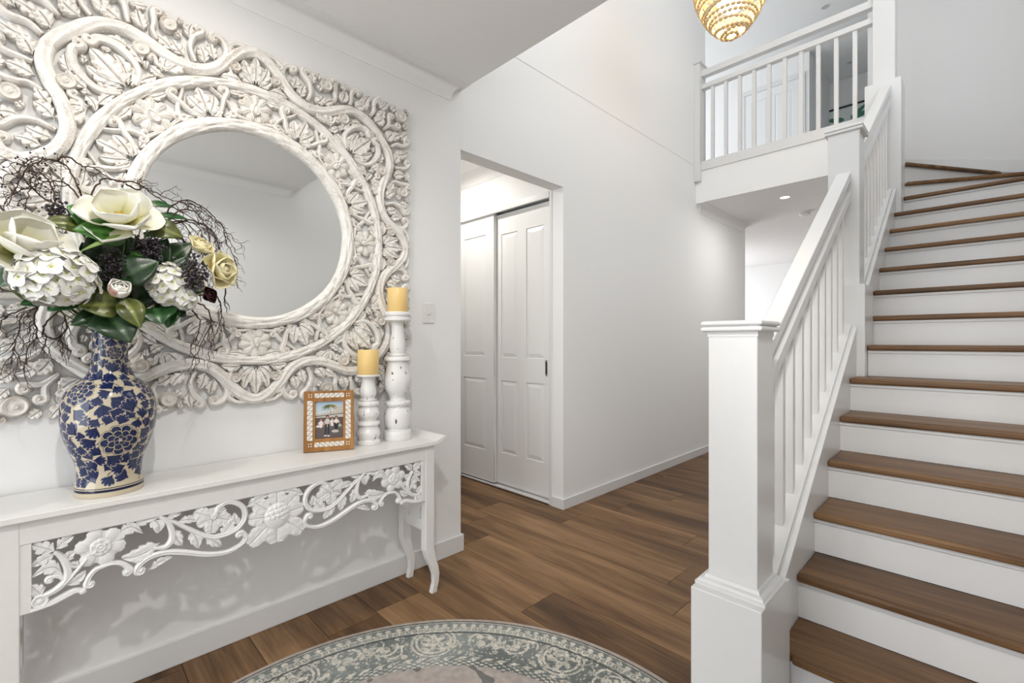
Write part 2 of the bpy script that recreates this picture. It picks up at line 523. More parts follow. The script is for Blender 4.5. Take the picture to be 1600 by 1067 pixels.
# upstairs doorway, door and framed print
m = MB()
for a, b in ((-2.80, -2.73), (-1.95, -1.88)): m.box(a, b, 7.98, 8.0, ZL, 5.21)
m.box(-2.80, -1.88, 7.98, 8.0, 5.21, 5.28)
struct(m.build('trim_10', M_trim, bevel=0.003))
d3 = door_leaf('door_3', 0.78, 2.04, 2, 'white panelled door upstairs, seen through the landing balusters')
d3.location = (-2.73, 7.99, ZL + 0.005)
kb = MB().ball((0.06, -0.045, 0.95), 0.024, 12, 8); kb.tube([(0.06, 0, 0.95), (0.06, -0.045, 0.95)], 0.009, 8)
kb.build('handle', M_chrome, d3, smooth=60)
pf = empty('framed_print', (-1.62, 9.285, 0), label='black-framed print of green leaves on the upstairs wall', cat='picture')
m = MB()
m.box(-0.45, 0.75, -0.03, 0, 5.09, 5.115); m.box(-0.45, 0.75, -0.03, 0, 4.25, 4.275)
m.box(-0.45, -0.425, -0.03, 0, 4.25, 5.115); m.box(0.725, 0.75, -0.03, 0, 4.25, 5.115)
m.build('frame', M_black, pf)
m = MB().box(-0.43, 0.73, -0.012, 0.0, 4.27, 5.10)
m.build('sheet', simple('print_paper', (0.72, 0.78, 0.76), 0.6), pf)
m = MB()
for i, (cx, cz, ang) in enumerate(((-0.05, 4.72, 0.6), (0.1, 4.78, 0.9), (0.25, 4.7, 2.2), (-0.2, 4.55, 0.2), (0.4, 4.6, 2.6), (0.1, 4.5, 1.5), (0.2, 4.98, 0.7), (0.28, 4.93, 0.3), (-0.15, 4.93, 2.9))):
    q = [(0.2 * s * 0.5 * (1 if k < 8 else 1), 0.0) for k in range(1) for s in (1,)]
    pts = []
    for k in range(16):
        a = 2 * PI * k / 16
        x, y = 0.15 * math.cos(a), 0.035 * math.sin(a) * (1 - 0.5 * math.cos(a))
        pts.append((cx + x * math.cos(ang) - y * math.sin(ang), cz + x * math.sin(ang) + y * math.cos(ang)))
    m.prism(pts, 1, -0.0135 - i * 0.0002, -0.0125)
m.build('leaf_motif', simple('print_green', (0.06, 0.2, 0.13), 0.6), pf)

# ================================================================ STAIRCASE
RI, GO, YN = 0.1757, 0.251, 1.547
XS = -0.512
stairs = empty('staircase', (0, 1.8, 0), label='white staircase with dark timber treads rising along the right wall', cat='staircase')
def child_of(o, parent):
    o.matrix_parent_inverse = Matrix.Translation(-Vector(parent.location))
    return o
def tread_prism(poly, z, name='tread', t=0.031):
    m = MB()
    m.prism(poly, 2, z - t, z)
    o = m.build(name, M_tread, stairs, bevel=0.010, seg=3)
    return child_of(o, stairs)
for k in range(1, 15):
    yk = YN + GO * k
    x0 = XS
    if k == 14: x0 = -0.478
    z = RI * k
    yb = yk + GO + 0.03
    if k == 1:
        poly = [(-0.464, yk), (XR, yk), (XR, yb), (XS, yb), (XS, 1.815), (-0.464, 1.815)]
    elif k == 6:
        poly = [(XS, yk), (XR, yk), (XR, yb), (-0.471, yb), (-0.471, 3.249), (XS, 3.249)]
    elif k == 8:
        poly = [(XS, yk), (XR, yk), (XR, yb), (XS, yb)]
    elif k == 7:
        poly = [(-0.471, yk), (XR, yk), (XR, yb), (XS, yb), (XS, 3.517), (-0.471, 3.517)]
    elif k == 13:
        poly = [(XS, yk), (XR, yk), (XR, yb), (-0.478, yb), (-0.478, 4.905), (XS, 4.905)]
    elif k == 14:
        poly = [(-0.478, yk), (XR, yk), (XR, 5.95), (-0.478, 5.33)]
    else:
        poly = [(x0, yk), (XR, yk), (XR, yb), (x0, yb)]
    tread_prism(poly, z)
    if k == 7: x0 = -0.471
    m = MB(); m.box(max(x0, XS) , XR, yk + 0.028, yk + 0.043, z - RI - 0.0, z - 0.031)
    child_of(m.build('riser', M_trim, stairs), stairs)
    m = MB(); m.box(max(x0, XS), XR, yk + 0.018, yk + 0.028, z - 0.045, z - 0.031)
    child_of(m.build('cover_strip', M_trim, stairs), stairs)
PV = Vector((-0.485, 5.27))
def winder(k, a_ray, b_ray):
    z = RI * k
    def hit(deg):
        d = Vector((math.cos(math.radians(deg)), math.sin(math.radians(deg))))
        t = 9
        if d.x > 1e-6: t = min(t, (XR - PV.x) / d.x)
        if d.y > 1e-6: t = min(t, (YE - PV.y) / d.y)
        return PV + d * t
    A, B = hit(a_ray), hit(b_ray)
    poly = [tuple(PV), tuple(A)]
    if a_ray < 46 < b_ray or (A.x > XR - 1e-3 and B.y > YE - 1e-3): poly.append((XR, YE))
    poly += [tuple(B)]
    if (Vector(poly[-1]) - PV).length < 1e-6: poly.pop()
    tread_prism(poly, z)
    d = (A - PV).normalized(); nrm = Vector((-d.y, d.x))
    m = MB()
    p0 = PV + nrm * 0.028; p1 = A + nrm * 0.028; q0 = p0 + nrm * 0.015; q1 = p1 + nrm * 0.015
    m.prism([tuple(p0), tuple(p1), tuple(q1), tuple(q0)], 2, z - RI, z - 0.031)
    child_of(m.build('riser', M_trim, stairs), stairs)
winder(15, 27.5, 62)
winder(16, 57.3, 98)
m = MB(); m.prism([(-0.60, 5.16), (-0.60, YE), (-0.76, YE), (-0.76, 5.16)], 2, RI * 17 - 0.031, RI * 17)
child_of(m.build('tread', M_tread, stairs, bevel=0.010, seg=3), stairs)
m = MB(); m.box(-0.64, -0.625, 5.16, YE, RI * 16, RI * 17 - 0.031)
child_of(m.build('riser', M_trim, stairs), stairs)
m = MB(); m.box(-0.755, -0.741, 5.16, YE, RI * 17, ZL)
child_of(m.build('riser', M_trim, stairs), stairs)

def Bz(y): return 0.700 + 0.70 * (y - 2.34)         # top of the stringer
def stringer(ya, yb):
    m = MB()
    m.prism([(ya, 0), (yb, 0), (yb, Bz(yb) - 0.006), (ya, Bz(ya) - 0.006)], 0, -0.632, XS)
    m.prism([(ya, Bz(ya) - 0.03), (yb, Bz(yb) - 0.03), (yb, Bz(yb) + 0.004), (ya, Bz(ya) + 0.004)], 0, -0.528, XS + 0.004)
    child_of(m.build('stringer', M_trim, stairs, bevel=0.002), stairs)
stringer(1.812, 3.248)
stringer(3.517, 4.908)
for ya_, yb_, zt_ in ((3.248, 3.517, RI * 6 - 0.035), (4.908, 5.152, RI * 13 - 0.035), (5.152, YE - 0.002, 2.45)):
    child_of(MB().box(-0.632, XS, ya_, yb_, 0, zt_).build('stringer', M_trim, stairs), stairs)

# newel posts
def roundbox(m, x0, x1, y0, y1, z0, z1):
    """square board with half-round edges"""
    r = (z1 - z0) / 2; cz = (z0 + z1) / 2; rings = []
    for i in range(7):
        t = -PI / 2 + PI * i / 6
        e = r - r * math.cos(t)
        rings.append((e, cz + r * math.sin(t)))
    vs = []; fs = []
    for e, z in rings:
        vs += [(x0 + e, y0 + e, z), (x1 - e, y0 + e, z), (x1 - e, y1 - e, z), (x0 + e, y1 - e, z)]
    for i in range(6):
        for k in range(4):
            fs.append((i * 4 + k, i * 4 + (k + 1) % 4, i * 4 + 4 + (k + 1) % 4, i * 4 + 4 + k))
    fs += [(3, 2, 1, 0), (24, 25, 26, 27)]
    m.add(vs, fs)
def cap_mesh(w, z):
    m = MB(); h = w / 2
    m.box(-h - 0.002, h + 0.002, -h - 0.002, h + 0.002, z - 0.016, z)
    roundbox(m, -h - 0.018, h + 0.018, -h - 0.018, h + 0.018, z, z + 0.017)
    m.box(-h - 0.008, h + 0.008, -h - 0.008, h + 0.008, z + 0.016, z + 0.020)
    roundbox(m, -h - 0.018, h + 0.018, -h - 0.018, h + 0.018, z + 0.019, z + 0.036)
    return m
def moulding(w, z):
    m = MB(); h = w / 2
    m.box(-h - 0.032, h + 0.032, -h - 0.032, h + 0.032, z, z + 0.010)
    vs = []
    for e, zz in ((0.026, 0.010), (0.022, 0.018), (0.010, 0.022), (0.006, 0.032), (0.0, 0.034)):
        vs += [(-h - e, -h - e, z + zz), (h + e, -h - e, z + zz), (h + e, h + e, z + zz), (-h - e, h + e, z + zz)]
    fs = [(i * 4 + k, i * 4 + (k + 1) % 4, i * 4 + 4 + (k + 1) % 4, i * 4 + 4 + k) for i in range(4) for k in range(4)]
    fs.append((16, 17, 18, 19))
    m.add(vs, fs)
    return m
# bottom newel
n1 = empty('newel_post', (-0.579, 1.655, 0), label='white square newel post with boxed base at the foot of the stairs', cat='newel post')
MB().box(-0.109, 0.109, -0.141, 0.148, 0, 0.436).build('base_block', M_trim, n1, bevel=0.003)
MB().box(-0.077, 0.077, -0.077, 0.077, 0.436, 1.282).build('shaft', M_trim, n1, bevel=0.003)
moulding(0.154, 0.436).build('base_moulding', M_trim, n1)
cap_mesh(0.154, 1.282).build('cap', M_trim, n1, smooth=50)
n2 = empty('newel_post', (-0.578, 3.355, 0), label='white square newel post halfway up the stairs, between the two handrails', cat='newel post')
MB().box(-0.105, 0.105, -0.105, 0.160, RI * 6 - 0.032, 1.575).build('base_block', M_trim, n2, bevel=0.003)
MB().box(-0.076, 0.076, -0.082, 0.072, 1.575, 2.462).build('shaft', M_trim, n2, bevel=0.003)
cap_mesh(0.152, 2.462).build('cap', M_trim, n2, smooth=50)
n3 = empty('newel_post', (-0.598, 5.03, 0), label='tall white newel post at the landing corner, its shaft running up to the ceiling', cat='newel post')
MB().box(-0.12, 0.12, -0.12, 0.12, RI * 13 - 0.032, 3.41).build('base_block', M_trim, n3, bevel=0.003)
MB().box(-0.072, 0.076, -0.075, 0.075, 3.41, ZT).build('shaft', M_trim, n3, bevel=0.003)
n4 = empty('half_newel', (XW, 5.01, 0), label='white half newel against the left wall at the end of the landing balustrade', cat='newel post')
MB().box(0, 0.062, -0.078, 0.078, 2.97, 4.23).build('shaft', M_trim, n4, bevel=0.003)
m = MB(); roundbox(m, 0, 0.078, -0.094, 0.094, 4.23, 4.25); m.build('cap', M_trim, n4)

# balustrades
def Tz(y): return 1.690 + 0.695 * (y - 2.5)
def stair_rail(label, ya, yb, ys):
    t = empty('stair_balustrade', (-0.578, (ya + yb) / 2, Bz((ya + yb) / 2)), label=label, cat='balustrade')
    def rail(name, dz0, dz1, hw, bev):
        m = MB()
        m.prism([(ya, Tz(ya) - dz0), (yb, Tz(yb) - dz0), (yb, Tz(yb) - dz1), (ya, Tz(ya) - dz1)], 0, -0.578 - hw, -0.578 + hw)
        return child_of(m.build(name, M_trim, t, bevel=bev, seg=3), t)
    rail('handrail', 0.0, 0.055, 0.035, 0.005)
    rail('lower_rail', 0.115, 0.172, 0.034, 0.003)
    m = MB()
    m.prism([(ya, Bz(ya) - 0.008), (yb, Bz(yb) - 0.008), (yb, Bz(yb) + 0.010), (ya, Bz(ya) + 0.010)], 0, -0.640, -0.535)
    child_of(m.build('bottom_rail', M_trim, t, bevel=0.002), t)
    for y in ys:
        a, b = y - 0.016, y + 0.016
        m = MB()
        m.prism([(a, Bz(a) + 0.008), (b, Bz(b) + 0.008), (b, Tz(b) - 0.15), (a, Tz(a) - 0.15)], 0, -0.594, -0.562)
        child_of(m.build('baluster', M_trim, t, bevel=0.0015), t)
stair_rail('white balustrade of the lower stair flight, between the foot newel and the middle newel', 1.73, 3.28, [1.806 + 0.137 * i for i in range(11) if 1.806 + 0.137 * i < 3.25])
stair_rail('white balustrade of the upper stair flight, between the middle newel and the landing newel', 3.42, 4.92, [3.52 + 0.137 * i for i in range(11) if 3.52 + 0.137 * i < 4.9])
t = empty('landing_balustrade', (-1.4, 5.01, 3.17), label='white balustrade with ten square balusters along the upstairs landing', cat='balustrade')
for name, z0, z1, hw in (('handrail', 4.100, 4.165, 0.036), ('lower_rail', 3.965, 4.015, 0.034), ('bottom_rail', 3.172, 3.190, 0.030)):
    child_of(MB().box(-2.15, -0.66, 5.01 - hw, 5.01 + hw, z0, z1).build(name, M_trim, t, bevel=0.004), t)
for i in range(10):
    x = -2.035 + 0.1373 * i
    child_of(MB().box(x - 0.016, x + 0.016, 4.994, 5.026, 3.185, 3.97).build('baluster', M_trim, t, bevel=0.0015), t)

# ================================================================ RUG
def smooth01(x, a, b):
    t = np.clip((x - a) / (b - a), 0, 1); return t * t * (3 - 2 * t)
def make_rug(cx, cy, R):
    ang = np.concatenate([np.linspace(math.radians(70), math.radians(200), 820, endpoint=False), np.linspace(math.radians(200), math.radians(430), 160, endpoint=False)])
    rad = np.concatenate([np.linspace(0.62, 0.995, 165), [1.0, 1.0]])
    na, nr = len(ang), len(rad)
    A, Rr = np.meshgrid(ang, rad, indexing='ij')
    zz = np.full_like(A, 0.011); zz[:, -2] = 0.008; zz[:, -1] = 0.0
    V = np.stack([Rr * R * np.cos(A), Rr * R * np.sin(A), zz], -1).reshape(-1, 3)
    idx = np.arange(na * nr).reshape(na, nr)
    i2 = np.roll(idx, -1, axis=0)
    F = np.stack([idx[:, :-1], idx[:, 1:], i2[:, 1:], i2[:, :-1]], -1).reshape(-1, 4).tolist()
    V = V.tolist(); F.append([int(q) for q in idx[::-1, 0]][::-1])
    me = bpy.data.meshes.new('rug'); me.from_pydata(V, [], F)
    P = np.array(V)
    rng = np.random.default_rng(3)
    r = np.hypot(P[:, 0], P[:, 1]) / R; a = np.arctan2(P[:, 1], P[:, 0])
    cream = np.array([0.62, 0.585, 0.51]); teal = np.array([0.095, 0.108, 0.102]); beige = np.array([0.40, 0.35, 0.31]); grey = np.array([0.25, 0.272, 0.262])
    def vn(scale, seed):
        g = np.random.default_rng(seed).random((64, 64))
        x = P[:, 0] * scale; y = P[:, 1] * scale
        xi = np.floor(x).astype(int); yi = np.floor(y).astype(int); fx = x - xi; fy = y - yi
        fx = fx * fx * (3 - 2 * fx); fy = fy * fy * (3 - 2 * fy)
        G = lambda i, j: g[i % 64, j % 64]
        return (G(xi, yi) * (1 - fx) * (1 - fy) + G(xi + 1, yi) * fx * (1 - fy) + G(xi, yi + 1) * (1 - fx) * fy + G(xi + 1, yi + 1) * fx * fy)
    wearn = vn(5, 1)
    base = teal[None] * (1 - wearn[:, None] * 0.8) + grey[None] * wearn[:, None] * 1.0
    col = base.copy()
    mask = np.zeros(len(P))                                  # cream motifs
    def add(m): np.maximum(mask, m, out=mask)
    def blob(cr, ca, sr, shape):
        x0, y0 = cr * math.cos(ca) * R, cr * math.sin(ca) * R
        dx, dy = P[:, 0] - x0, P[:, 1] - y0
        near = (np.abs(dx) < sr * 2.2) & (np.abs(dy) < sr * 2.2)
        if not near.any(): return
        u = (dx[near] * math.cos(ca) + dy[near] * math.sin(ca)); v = (-dx[near] * math.sin(ca) + dy[near] * math.cos(ca))
        mm = shape(u / sr, v / sr)
        mask[near] = np.maximum(mask[near], mm)
    def flower(n):
        return lambda u, v: ((np.hypot(u, v) < 0.72 + 0.28 * np.cos(n * np.arctan2(v, u))) & (np.hypot(u, v) > 0.28) | (np.hypot(u, v) < 0.14)).astype(float)
    def ringf(w): return lambda u, v: (np.abs(np.hypot(u, v * 1.0) - 1.0) < w).astype(float)
    def arcf(w, s):
        return lambda u, v: ((np.abs(np.hypot(u, v) - 1.0) < w) & (u * s > -0.3)).astype(float)
    def dot(u, v): return (np.hypot(u, v) < 1).astype(float)
    nmot = 20
    for k in range(nmot):
        ca = 2 * PI * k / nmot + math.radians(70)
        if k % 2 == 0:
            blob(0.845, ca, 0.052, flower(6)); blob(0.845, ca, 0.070, ringf(0.07)); blob(0.845, ca, 0.088, ringf(0.05))
        else:
            blob(0.845, ca, 0.034, flower(5))
            for s in (-1, 1):
                blob(0.85, ca + s * 0.085, 0.05, arcf(0.11, s)); blob(0.835, ca + s * 0.085, 0.02, dot)
        for j in range(22):
            blob(0.765 + 0.14 * rng.random(), ca + (rng.random() - 0.5) * 0.32, 0.006 + 0.009 * rng.random(), flower(5) if j % 3 else dot)
        for j in range(6):
            blob(0.80 + 0.10 * rng.random(), ca + (rng.random() - 0.5) * 0.3, 0.020 + 0.025 * rng.random(), arcf(0.09, 1 if j % 2 else -1))
    # outer guard bands
    for k in range(150):
        ca = 2 * PI * k / 150
        blob(0.950, ca, 0.013, (lambda u, v: ((np.abs(u) + np.abs(v)) < 1.1).astype(float)) if k % 2 else (lambda u, v: ((np.hypot(u, v - 0.3) < 0.9)).astype(float)))
    band = (r > 0.912) & (r < 0.938)
    mask[band] = 1.0
    for k in range(230):
        ca = 2 * PI * k / 230
        x0, y0 = 0.925 * math.cos(ca) * R, 0.925 * math.sin(ca) * R
        d = np.hypot(P[:, 0] - x0, P[:, 1] - y0)
        mask[(d < 0.0095) & (d > 0.004)] = 0.15
    # inner guard bands
    g = (r > 0.735) & (r < 0.752); mask[g] = np.maximum(mask[g], (np.sin(a[g] * 90 + r[g] * 160) > -0.2).astype(float))
    g = (r > 0.70) & (r < 0.735); mask[g] = np.maximum(mask[g], (np.sin(a[g] * 130) * np.cos(r[g] * 330 + np.sin(a[g] * 40)) > 0.12).astype(float))
    g = (r > 0.968) & (r < 0.974); mask[g] = 0.9
    fuzzy = (0.45 + 0.75 * vn(60, 5)) * (0.45 + 0.75 * (vn(170, 21) > 0.30))
    spk = (vn(120, 31) > 0.74) & (r > 0.755) & (r < 0.895); mask[spk] = np.maximum(mask[spk], 0.65)
    mk = np.clip(mask * fuzzy * (0.75 + 0.5 * wearn), 0, 1)[:, None]
    col = col * (1 - mk) + cream[None] * mk
    g = (r > 0.974) & (r < 0.979); col[g] = teal * 0.7
    g = (r > 0.898) & (r < 0.905); col[g] = teal * 0.7
    g = (r > 0.979); col[g] = beige * 1.0
    g = (r < 0.70); col[g] = np.array([0.40, 0.355, 0.325])
    rr = r[g]; mm = (vn(26, 9)[g] > 0.80)[:, None] * 0.8
    col[g] = col[g] * (1 - mm) + teal[None] * mm
    col *= (0.86 + 0.28 * vn(55, 11))[:, None] * (0.93 + 0.14 * rng.random(len(P)))[:, None]
    paint(me, np.clip(col, 0, 1))
    o = link('round_rug', me, vcol('rug_wool', 0.95, 0, (900, 0.5, 0.002)))
    o.location = (cx, cy, 0.0)
    return tag(o, 'round grey-green floral rug with a beige edge on the timber floor', 'rug')
make_rug(-0.926, 0.597, 1.008)

# ================================================================ RELIEF CARVING
class Relief(MB):
    WL = 1.0; WS = 1.0
    """carving in a plane: u to the right, v up, w out of the wall"""
    def tf(s, M): s.M = M; return s
    def put(s, vs, fs):
        M = getattr(s, 'M', None)
        s.add(vs, fs, M)
    def sweep(s, pts, widths, h, base=0.0, crown=0.45, groove=0.0, twist=0.0, per=5, K=7, ridges=2.5):
        P = catmull([(p[0], p[1], 0) for p in pts], per)
        n = len(P)
        if not hasattr(widths, '__len__'): widths = [widths] * 2
        if not hasattr(h, '__len__'): h = [h] * 2
        vs = []; fs = []; L = 0
        for i, p in enumerate(P):
            t = i / (n - 1)
            q = t * (len(widths) - 1); j = min(int(q), len(widths) - 2)
            wd_ = widths[j] + (widths[j + 1] - widths[j]) * (q - j)
            q = t * (len(h) - 1); j = min(int(q), len(h) - 2)
            hh = h[j] + (h[j + 1] - h[j]) * (q - j)
            d = P[min(i + 1, n - 1)] - P[max(i - 1, 0)]
            if i: L += (P[i] - P[i - 1]).length
            d.normalize(); nx, ny = -d.y, d.x
            vs.append((p.x + nx * wd_ / 2, p.y + ny * wd_ / 2, base))
            for k in range(K):
                a = -1 + 2 * k / (K - 1)
                z = hh * (1 - crown * abs(a) ** 3.2)
                if groove: z += groove * math.sin(a * PI * ridges + L * twist)
                vs.append((p.x - nx * wd_ / 2 * a, p.y - ny * wd_ / 2 * a, base + z))
            vs.append((p.x - nx * wd_ / 2, p.y - ny * wd_ / 2, base))
        m = K + 2
        for i in range(n - 1):
            for k in range(m - 1):
                fs.append((i * m + k, i * m + k + 1, (i + 1) * m + k + 1, (i + 1) * m + k))
        fs.append(tuple(range(m))); fs.append(tuple(range((n - 1) * m + m - 1, (n - 1) * m - 1, -1)))
        s.put(vs, fs)
    def scroll(s, pts, size, sign, width, h, turns=1.1, base=0.0, knob=True, groove=0.0):
        """stem through pts which ends by curling into a spiral with a round eye"""
        width = width * s.WS
        P = [Vector((p[0], p[1], 0)) for p in pts]
        d = (P[-1] - P[-2]).normalized()
        c = P[-1] + Vector((-d.y, d.x, 0)) * sign * size
        a0 = math.atan2(P[-1].y - c.y, P[-1].x - c.x)
        sp = []
        for i in range(1, 9):
            t = i / 8
            r = size * (1 - 0.72 * t)
            a = a0 + sign * t * turns * 2 * PI
            sp.append((c.x + r * math.cos(a), c.y + r * math.sin(a)))
        s.sweep(list(pts) + sp, [width * 0.6, width, width * 0.95, width * 0.6, width * 0.4], [h * 0.85, h, h, h * 0.8], base, 0.30, max(groove, 0.0011), 0, 4, 9, ridges=2.0)
        if knob: s.disc((c.x, c.y), size * 0.42, h * 1.12, base, button=False, seg=10)
    def disc(s, c, r, h, base=0.0, button=True, seg=18):
        prof = [(r, 0), (r, h * 0.82), (r * 0.88, h), (r * 0.72, h * 0.97), (r * 0.62, h * 0.86), (r * 0.3, h * 0.86)]
        if button: prof += [(r * 0.26, h * 1.02), (r * 0.12, h * 1.06), (1e-4, h * 0.98)]
        else: prof = [(r, 0), (r, h * 0.8), (r * 0.75, h * 0.97), (r * 0.35, h * 1.04), (1e-4, h * 1.05)]
        vs = []; fs = []
        for rr, z in prof:
            for k in range(seg):
                a = 2 * PI * k / seg
                vs.append((c[0] + rr * math.cos(a), c[1] + rr * math.sin(a), base + z))
        for i in range(len(prof) - 1):
            for k in range(seg):
                fs.append((i * seg + k, i * seg + (k + 1) % seg, (i + 1) * seg + (k + 1) % seg, (i + 1) * seg + k))
        fs.append(tuple(range((len(prof) - 1) * seg, len(prof) * seg)))
        s.put(vs, fs)
    def leaf(s, b, t, width, h, lobes=3, bend=0.0, base=0.0, depth=0.40, n=20, pointed=True):
        """carved acanthus leaf: creased midrib, lobed and serrated edge"""
        b = Vector((b[0], b[1], 0)); t = Vector((t[0], t[1], 0))
        ax = t - b; L = ax.length; ax.normalize(); nr = Vector((-ax.y, ax.x, 0))
        vs = []; fs = []
        for i in range(n + 1):
            q = i / n
            c = b + ax * (L * q) + nr * (bend * L * 4 * q * (1 - q))
            env = (math.sin(PI * min(1, q ** 0.72 * 1.0)) ** 0.75) if pointed else (math.sin(PI * (0.06 + 0.80 * q)) ** 0.7)
            ph = (q * lobes) % 1.0
            lob = 1 - depth * (1.0 if ph > 0.82 else 0.55 * (1 - ph) ** 1.5)
            if i == n: lob = 1
            hw = max(0.0006, width * s.WL / 2 * max(0.03, env) * lob)
            row = [(-1.0, 0), (-1.0, 0.80), (-0.80, 1.0 - 0.20 * ph), (-0.50, 0.88 - 0.10 * ph), (-0.16, 0.84), (0, 0.55), (0.16, 0.84), (0.50, 0.88 - 0.10 * ph), (0.80, 1.0 - 0.20 * ph), (1.0, 0.80), (1.0, 0)]
            hq = h * (0.8 + 0.25 * math.sin(PI * q))
            sk = 0.16 * L
            for a, z in row:
                p = c + nr * (hw * a) + ax * (abs(a) * sk * (1 - q) * 0.9)
                vs.append((p.x, p.y, base + z * hq))
        m = 11
        for i in range(n):
            for k in range(m - 1):
                fs.append((i * m + k, i * m + k + 1, (i + 1) * m + k + 1, (i + 1) * m + k))
        fs.append(tuple(range(m))); fs.append(tuple(range(n * m + m - 1, n * m - 1, -1)))
        s.put(vs, fs)
    def flower(s, c, r, h, petals=5, rot=0.0, base=0.0, eye=0.33, notch=0.28, grid=False, fold=0.25):
        """blossom with separate lobed petals round a raised centre"""
        seg = petals * 10
        rings = [1.0, 1.0, 0.86, 0.66, 0.46, eye]
        zs = [0.0, 0.60, 0.80, 0.86, 0.74, 0.62]
        vs = []; fs = []
        for i, rr in enumerate(rings):
            for k in range(seg):
                a = 2 * PI * k / seg + rot
                ph = (k % 10) / 10.0
                edge = 1 - notch * abs(math.cos(PI * ph)) ** 5
                edge -= 0.035 * (1 if k % 2 else 0)
                R = r * (rr * edge if i < 4 else rr * (1 - (1 - edge) * 0.3))
                z = h * zs[i] * (1 - fold * abs(math.cos(PI * ph)) ** 4 * (1 if 0 < i < 5 else 0))
                if 1 < i < 5: z += h * 0.06 * math.cos(4 * PI * ph * 2)
                vs.append((c[0] + R * math.cos(a), c[1] + R * math.sin(a), base + z))
        for i in range(len(rings) - 1):
            for k in range(seg):
                fs.append((i * seg + k, i * seg + (k + 1) % seg, (i + 1) * seg + (k + 1) % seg, (i + 1) * seg + k))
        fs.append(tuple(range((len(rings) - 1) * seg, len(rings) * seg)))
        s.put(vs, fs)
        if not grid: s.disc(c, r * eye, h * 1.0, base, True, 14)
    def drop(s, c, ang, L, W, h, base=0.0):
        """teardrop seed with a raised rim"""
        vs = []; fs = []; seg = 18
        for (sc, z) in ((1.0, 0), (1.0, 0.85), (0.85, 1.0), (0.68, 0.88), (0.3, 1.0), (0.001, 1.04)):
            for k in range(seg):
                a = 2 * PI * k / seg
                x = math.cos(a); y = math.sin(a) * (1 - 0.6 * (x + 1) / 2)
                X = x * L / 2 * sc; Y_ = y * W / 2 * sc
                vs.append((c[0] + X * math.cos(ang) - Y_ * math.sin(ang), c[1] + X * math.sin(ang) + Y_ * math.cos(ang), base + z * h))
        for i in range(5):
            for k in range(seg):
                fs.append((i * seg + k, i * seg + (k + 1) % seg, (i + 1) * seg + (k + 1) % seg, (i + 1) * seg + k))
        s.put(vs, fs)

# plane (u,v,w) -> world for things on the left wall
UVW = Matrix(((0, 0, 1, 0), (1, 0, 0, 0), (0, 1, 0, 0), (0, 0, 0, 1)))

# ================================================================ CARVED MIRROR
mir = empty('carved_mirror', (-2.198, 0.617, 1.742), label='square whitewashed carved panel with a round mirror, hung on the left wall', cat='mirror')
OCT = []
for q in range(4):
    for fl_ in (1, -1):
        R = Matrix.Rotation(q * PI / 2, 4, 'Z')
        if fl_ == -1: R = R @ Matrix.Rotation(PI / 2, 4, 'Z') @ Matrix.Diagonal((1, -1, 1, 1))
        OCT.append(R)
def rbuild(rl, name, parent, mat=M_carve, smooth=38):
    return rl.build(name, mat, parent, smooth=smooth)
HT = 0.034
Relief.WL = 1.5; Relief.WS = 1.35
# bound branch round the glass, and the second ring
for (r_, wd_, name, nn, tw, hh) in ((0.413, 0.050, 'inner_ring', 96, 26, HT * 1.15), (0.573, 0.040, 'middle_ring', 110, 30, HT * 1.05)):
    rl = Relief(); rl.tf(UVW)
    pts = []
    for k in range(nn + 1):
        a = 2 * PI * k / nn
        pts.append((r_ * math.cos(a), r_ * math.sin(a)))
    vs = []; fs = []; K = 13
    for k in range(nn * 3):
        a = 2 * PI * k / (nn * 3)
        L = a * r_
        for j in range(-1, K + 1):
            tq = -1 + 2 * min(max(j, 0), K - 1) / (K - 1)
            z = hh * (1 - 0.36 * abs(tq) ** 3.4) - 0.0048 * abs(math.sin(tq * 2.6 + L * tw * 0.7 + 0.8 * math.sin(L * 11))) ** 9 * 1.0 - 0.0034 * abs(math.sin(tq * 3.7 - L * tw * 0.45)) ** 8
            if j in (-1, K): z = 0
            rr = r_ + tq * (wd_ / 2 + 0.0016 * math.sin(L * 19 + r_ * 40))
            vs.append((rr * math.cos(a), rr * math.sin(a), z))
    m_ = K + 2; nt_ = nn * 3
    for k in range(nt_):
        for j in range(m_ - 1):
            fs.append((k * m_ + j, k * m_ + j + 1, ((k + 1) % nt_) * m_ + j + 1, ((k + 1) % nt_) * m_ + j))
    rl.put(vs, fs)
    rbuild(rl, name, mir)
# lobed outer branch (eight lobes, long ones to the corners)
octw = [(0.735, 0.0), (0.716, 0.05), (0.668, 0.098), (0.615, 0.142), (0.588, 0.187), (0.579, 0.238), (0.590, 0.30), (0.620, 0.37), (0.637, 0.43), (0.622, 0.50), (0.567, 0.567)]
loop = []
for q in range(4):
    seq = octw + [(y, x) for x, y in octw[::-1][1:]]
    ca, sa = math.cos(q * PI / 2), math.sin(q * PI / 2)
    loop += [(x * ca - y * sa, x * sa + y * ca) for x, y in seq[:-1]]
loop.append(loop[0])
rl = Relief(); rl.tf(UVW)
rl.sweep(loop, 0.044, HT * 1.0, 0, 0.36, 0.0022, 30, 6, 13, 2.1)
rbuild(rl, 'wavy_branch', mir)
# repeated ornaments
def octo(fn, name, sel=range(8), joined=False):
    if joined:
        rl = Relief()
        for i in sel:
            rl.tf(UVW @ OCT[i]); fn(rl)
        return rbuild(rl, name, mir)
    for i in sel:
        rl = Relief(); rl.tf(UVW @ OCT[i]); fn(rl)
        rbuild(rl, name, mir)
def polar(r, deg): return (r * math.cos(math.radians(deg)), r * math.sin(math.radians(deg)))
